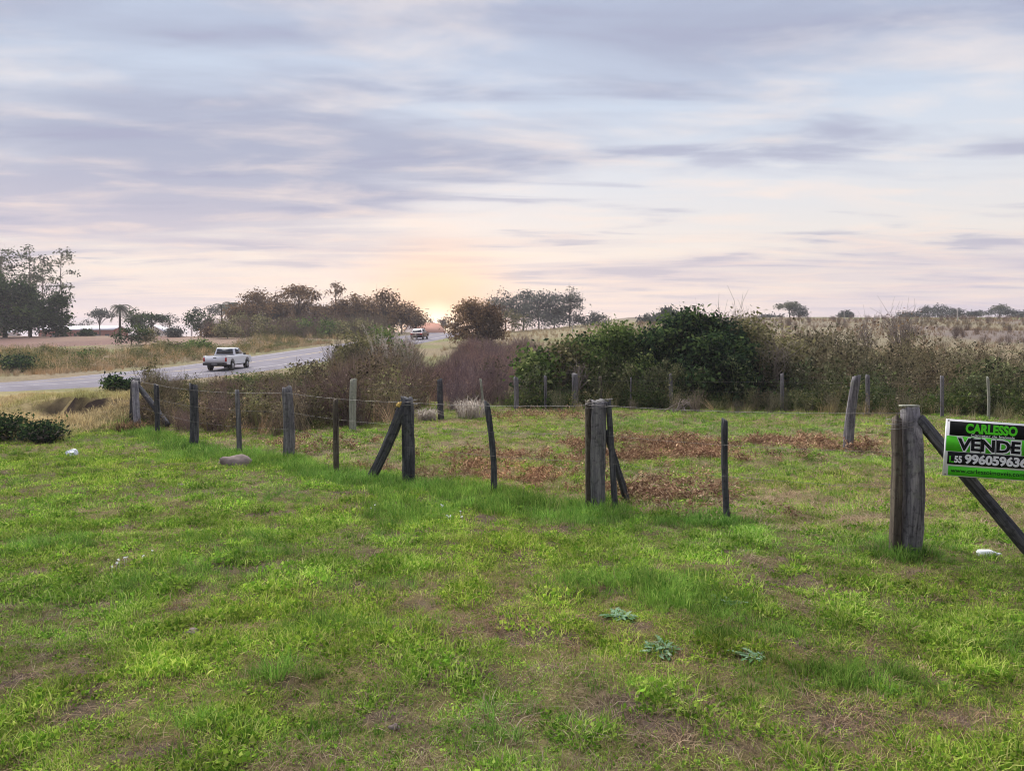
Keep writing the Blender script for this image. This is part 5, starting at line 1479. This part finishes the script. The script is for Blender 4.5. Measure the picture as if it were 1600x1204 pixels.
# ------------------------------------------------------------------ buildings
def gable_house(name, px0, px1, d, eave_py, ridge_py, depth, wall, roof, label, gable_front=False, nwin=4, yaw=0.0, base_drop=0.6, over=0.3):
    x0, x1 = X(px0, d), X(px1, d); w = x1 - x0
    xc = (x0 + x1) / 2; zb = float(zbase(np.array([xc]), np.array([d]))[0]) - base_drop
    ze = CAM_H + (HOR - eave_py) / FPX * d - zb; zr = CAM_H + (HOR - ridge_py) / FPX * d - zb
    root = empty(name, (xc, d, zb), yaw); tag(root, label, 'building')
    mb = MB()
    if gable_front:
        V = [(-w / 2, 0, 0), (w / 2, 0, 0), (w / 2, 0, ze), (0, 0, zr - .06), (-w / 2, 0, ze), (-w / 2, depth, 0), (w / 2, depth, 0), (w / 2, depth, ze), (0, depth, zr - .06), (-w / 2, depth, ze)]
        o = (mb.add(V, [(1, 6, 7, 2), (5, 0, 4, 9), (0, 1, 2, 4), (6, 5, 9, 7)], [(4, 2, 3), (7, 9, 8)]), mb.build('wall', MATS[wall], root))[1]
    else:
        V = [(-w / 2, 0, 0), (-w / 2, depth, 0), (-w / 2, depth, ze), (-w / 2, depth / 2, zr - .06), (-w / 2, 0, ze), (w / 2, 0, 0), (w / 2, depth, 0), (w / 2, depth, ze), (w / 2, depth / 2, zr - .06), (w / 2, 0, ze)]
        mb.add(V, [(0, 5, 9, 4), (1, 0, 4, 2), (6, 1, 2, 7), (5, 6, 7, 9)], [(2, 4, 3), (9, 7, 8)]); mb.build('wall', MATS[wall], root)
    rb = MB(); t = 0.09
    for s in (-1, 1):
        if gable_front:
            a = np.array([(s * (w / 2 + over), -over, ze - over * (zr - ze) / (w / 2)), (s * (w / 2 + over), depth + over, ze - over * (zr - ze) / (w / 2)), (0, depth + over, zr), (0, -over, zr)])
        else:
            yb = -over if s < 0 else depth + over
            zz = ze - over * (zr - ze) / (depth / 2)
            a = np.array([(-w / 2 - over, yb, zz), (w / 2 + over, yb, zz), (w / 2 + over, depth / 2, zr), (-w / 2 - over, depth / 2, zr)])
        rb.add(np.vstack([a, a + [0, 0, t]]), [(3, 2, 1, 0), (4, 5, 6, 7), (0, 1, 5, 4), (1, 2, 6, 5), (2, 3, 7, 6), (3, 0, 4, 7)])
    rb.build('roof', MATS[roof], root)
    for i in range(nwin):
        u = -w / 2 + w * (i + 0.5) / nwin
        if i == nwin // 2:
            mb = MB(); mb.box((u, -0.02, base_drop + 1.0), (0.9, 0.06, 2.0)); mb.build('door', MATS['dark_open'], root)
        else:
            mb = MB(); mb.box((u, -0.02, min(base_drop + 1.5, ze - 0.6)), (1.1, 0.06, 0.9)); wn = mb.build('window', MATS['glass'], root)
            mb = MB(); mb.box((u, -0.05, min(base_drop + 1.5, ze - 0.6) - 0.5), (1.3, 0.12, 0.08)); mb.build('sill', MATS['concrete'], wn)
    return root
gable_house('farm_building', 60, 176, 196, 515, 508.5, 8.0, 'brick', 'metal_roof', 'long low brick building with a pale metal roof beyond the ploughed field', nwin=7)
gable_house('white_house', 222, 256, 188, 518, 508, 6.0, 'plaster', 'metal_roof', 'small white gabled house by the dome-topped tree', gable_front=True, nwin=2)
gable_house('white_shed', -24, 10, 178, 522, 516, 5.0, 'plaster', 'metal_roof', 'low white-roofed shed under the dark evergreen tree', nwin=2)
gable_house('crest_house', 650, 698, 232, 519, 503, 12.0, 'plaster', 'tile_roof', 'house with a red tiled roof and pale gable behind the road crest', nwin=4, yaw=R(28), base_drop=0.8)

# utility and field posts far off
for i, (px, d_, top, bot, w, lb_, mt) in enumerate([(1319, 150, 487, 503, 0.16, 'pale pole on the skyline of the hill', 'concrete'), (1367, 150, 491, 506, 0.14, 'pale pole on the hill beside the leafless reddish shrub', 'concrete'), (1496, 150, 481, 508, 0.20, 'taller pale pole standing before the hilltop grove', 'concrete'), (299, 120, 508, 520, 0.22, 'short white post at the field edge near the dark rounded tree', 'plaster'), (895, 120, 496, 505, 0.12, 'small pale post in the pasture under the crest clump', 'concrete')]):
    x = X(px, d_); z = Zp(x, d_); H = CAM_H + (HOR - top) / FPX * d_ - z
    mb = MB(); post_mesh(mb, (0, 0, -0.3), (0, 0, H), w, w, 90 + i, k=8, n=6, rough=0.03)
    o = mb.build('field_pole', MATS[mt]); o.location = (x, d_, z); tag(o, lb_, 'pole')

# ------------------------------------------------------------------ small things on the lawn
def rock(px, py, wpx, hfrac, seed, label, name='rock', elong=0.55):
    x, y = G(px, py); w = wpx / FPX * y
    bm = bmesh.new(); bmesh.ops.create_icosphere(bm, subdivisions=3, radius=1)
    r = np.random.default_rng(seed); off = r.uniform(0, 50, 3)
    for v in bm.verts:
        c_ = v.co.copy()
        n = fbm(np.array([c_.x * 1.2 + off[0] + c_.z]), np.array([c_.y * 1.2 + off[1] - c_.z * .7]), 1.0, 3, seed)[0]
        f = 0.55 + 0.85 * n
        v.co = Vector((c_.x * f * w / 2 * (1 - 0.22 * max(0, c_.x)), c_.y * f * w / 2 * elong, max(c_.z, -0.6) * f * w * hfrac * (1 - 0.35 * max(0, c_.x)) * (1 + 0.12 * math.sin(5 * c_.x + 3 * c_.y))))
    me = bpy.data.meshes.new(name); bm.to_mesh(me); bm.free(); me.materials.append(MATS['stone'])
    me.polygons.foreach_set('use_smooth', np.ones(len(me.polygons), bool))
    o = bpy.data.objects.new(name, me); col.objects.link(o); o.location = (x, y, Zp(x, y) + w * hfrac * 0.18); o.rotation_euler.z = r.uniform(-.2, .2)
    tag(o, label, 'rock')
rock(372, 727, 54, 0.22, 3, 'large smooth pinkish rock lying in the grass by the fence')
rock(300, 988, 28, 0.22, 4, 'half-buried brownish stone in the lawn', 'stone')
rock(472, 1001, 16, 0.25, 5, 'small pale stone on a bare patch of the lawn', 'stone')
rock(617, 1132, 20, 0.3, 6, 'pale pinkish pebble between grass tufts', 'stone')
rock(290, 756, 26, 0.12, 7, 'flat tan stone in the lawn near the large rock', 'stone')
rock(388, 866, 18, 0.16, 8, 'flat grey stone in the middle of the lawn', 'stone')

def bag(px, py, wpx, seed, label):
    x, y = G(px, py); w = wpx / FPX * y
    bm = bmesh.new(); bmesh.ops.create_icosphere(bm, subdivisions=4, radius=1)
    r = np.random.default_rng(seed)
    for v in bm.verts:
        c_ = v.co; n = fbm(np.array([c_.x * 2.2 + 7 + c_.z]), np.array([c_.y * 2.2 + c_.z * 1.5]), 1.0, 4, seed)[0]; n = abs(n - 0.5) * 2
        f = 0.6 + 0.8 * n
        v.co = Vector((c_.x * f * w / 2, c_.y * f * w * 0.4, max(c_.z, -0.4) * f * w * 0.35))
    me = bpy.data.meshes.new('plastic_bag'); bm.to_mesh(me); bm.free(); me.materials.append(MATS['plastic_white'])
    o = bpy.data.objects.new('plastic_bag', me); col.objects.link(o); o.location = (x, y, Zp(x, y) + w * 0.17)
    tag(o, label, 'bag')
bag(112, 711, 22, 3, 'crumpled white plastic bag lying on the lawn before the dry bank')

def bottle():
    x, y = G(1545, 863)
    o = empty('plastic_bottle', (x - 0.09, y, Zp(x, y) + 0.028)); tag(o, 'white plastic bottle lying in the grass behind the sign brace', 'bottle')
    mb = MB(); mb.tube(np.array([(0, 0, 0), (0.005, 0, 0), (0.10, 0, 0), (0.14, 0, -.005), (0.17, 0, -.008)]), [0.028, 0.034, 0.034, 0.022, 0.013], 14); mb.build('body', MATS['plastic_white'], o, True)
    mb = MB(); mb.tube(np.array([(0.166, 0, -.008), (0.19, 0, -.01)]), 0.015, 12); mb.build('cap', MATS['plastic_white'], o)
bottle()

def rosette(px, py, wpx, seed, label, n=22):
    n = n * 2
    x, y = G(px, py); w = wpx / 2 / FPX * y * 0.66
    r = np.random.default_rng(seed); mb = MB()
    for k in range(n):
        a = r.uniform(0, 6.283); L = w * r.uniform(0.5, 1.1); e = r.uniform(0.1, 0.5)
        s = np.linspace(0, 1, 12); wd = 0.15 * L * np.sin(np.clip(s * 0.92 + 0.08, 0, 1) * math.pi) ** 0.7 * np.where(np.arange(12) % 2 == 0, 0.45, 1.0)
        c_ = np.array([r.normal(0, w * .25), r.normal(0, w * .25), 0])
        P = c_ + np.stack([math.cos(a) * L * s, math.sin(a) * L * s, L * (e * s - 0.55 * e * s * s) + 0.012], 1)
        sd = np.array([-math.sin(a), math.cos(a), 0]); up = np.array([0, 0, 1.0])
        V = np.stack([P - sd * wd[:, None] + up * wd[:, None] * .3, P, P + sd * wd[:, None] + up * wd[:, None] * .3], 1).reshape(-1, 3)
        q = [f for i in range(11) for f in ((3 * i, 3 * i + 1, 3 * i + 4, 3 * i + 3), (3 * i + 1, 3 * i + 2, 3 * i + 5, 3 * i + 4))]
        mb.add(V, q, rnd=np.full(22, r.uniform(0, 1)))
    o = mb.build('broadleaf_weed', MATS['blue_leaf'], smooth=True); o.location = (x, y, Zp(x, y) - 0.012); tag(o, label, 'weed', 'broadleaf weeds in the lawn')
rosette(972, 966, 80, 1, 'pale bluish thistle-like weed beside a bare brown patch', 26)
rosette(1035, 1014, 96, 2, 'widest bluish weed, spreading below the thistle-like one', 30)
rosette(692, 1030, 40, 3, 'small lone bluish weed in the grass away from the others', 16)
rosette(1128, 945, 90, 4, 'darker green dock-like weed above the widest bluish one', 18)
rosette(1175, 1032, 80, 5, 'green weed rosette beside the tall lush grass tuft', 18)

# small white flowers
fx, fy = [], []
for (px, py, s, n) in [(192, 886, 6, 3), (216, 887, 4, 2), (165, 903, 5, 2), (690, 795, 3, 3), (697, 811, 8, 3), (715, 811, 3, 2), (585, 798, 2, 2)]:
    cx0, cy0 = G(px, py)
    fx += list(cx0 + rng.normal(0, s / FPX * cy0, n)); fy += list(cy0 + rng.normal(0, 0.09, n))
fx = np.array(fx); fy = np.array(fy); fz = zg(fx, fy) + 0.065
mb = MB()
for k in range(len(fx)):
    c_ = np.array([fx[k], fy[k], fz[k]])
    mb.leaves(np.repeat(c_[None], 9, 0), rng, 0.013, 0.009, rng.uniform(0, 1, 9), 0, 0.5)
    mb.tube(np.array([c_ - [0, 0, 0.08], c_]), 0.0012, 3, 0.2, cap=False)
fl = mb.build('white_flowers', MATS['flower']); tag(fl, 'tiny white flowers scattered in the lawn', None, None, 'stuff')

# ------------------------------------------------------------------ evening air
mb = MB(); mb.box((0, 740, 19.0), (2800, 1700, 46.0))
hz_m = bpy.data.materials.new('evening_air'); hz_m.use_nodes = True; hz_m.node_tree.nodes.clear()
HT = NT(hz_m.node_tree)
pv = HT.n('ShaderNodeVolumePrincipled')
pv.inputs['Color'].default_value = (0.93, 0.90, 0.95, 1)
pv.inputs['Density'].default_value = 0.00042
pv.inputs['Anisotropy'].default_value = 0.3
ho = HT.n('ShaderNodeOutputMaterial'); HT.link(pv.outputs[0], ho.inputs['Volume'])
hz_o = mb.build('haze', hz_m); tag(hz_o, 'thin evening haze over the fields', None, None, 'stuff')
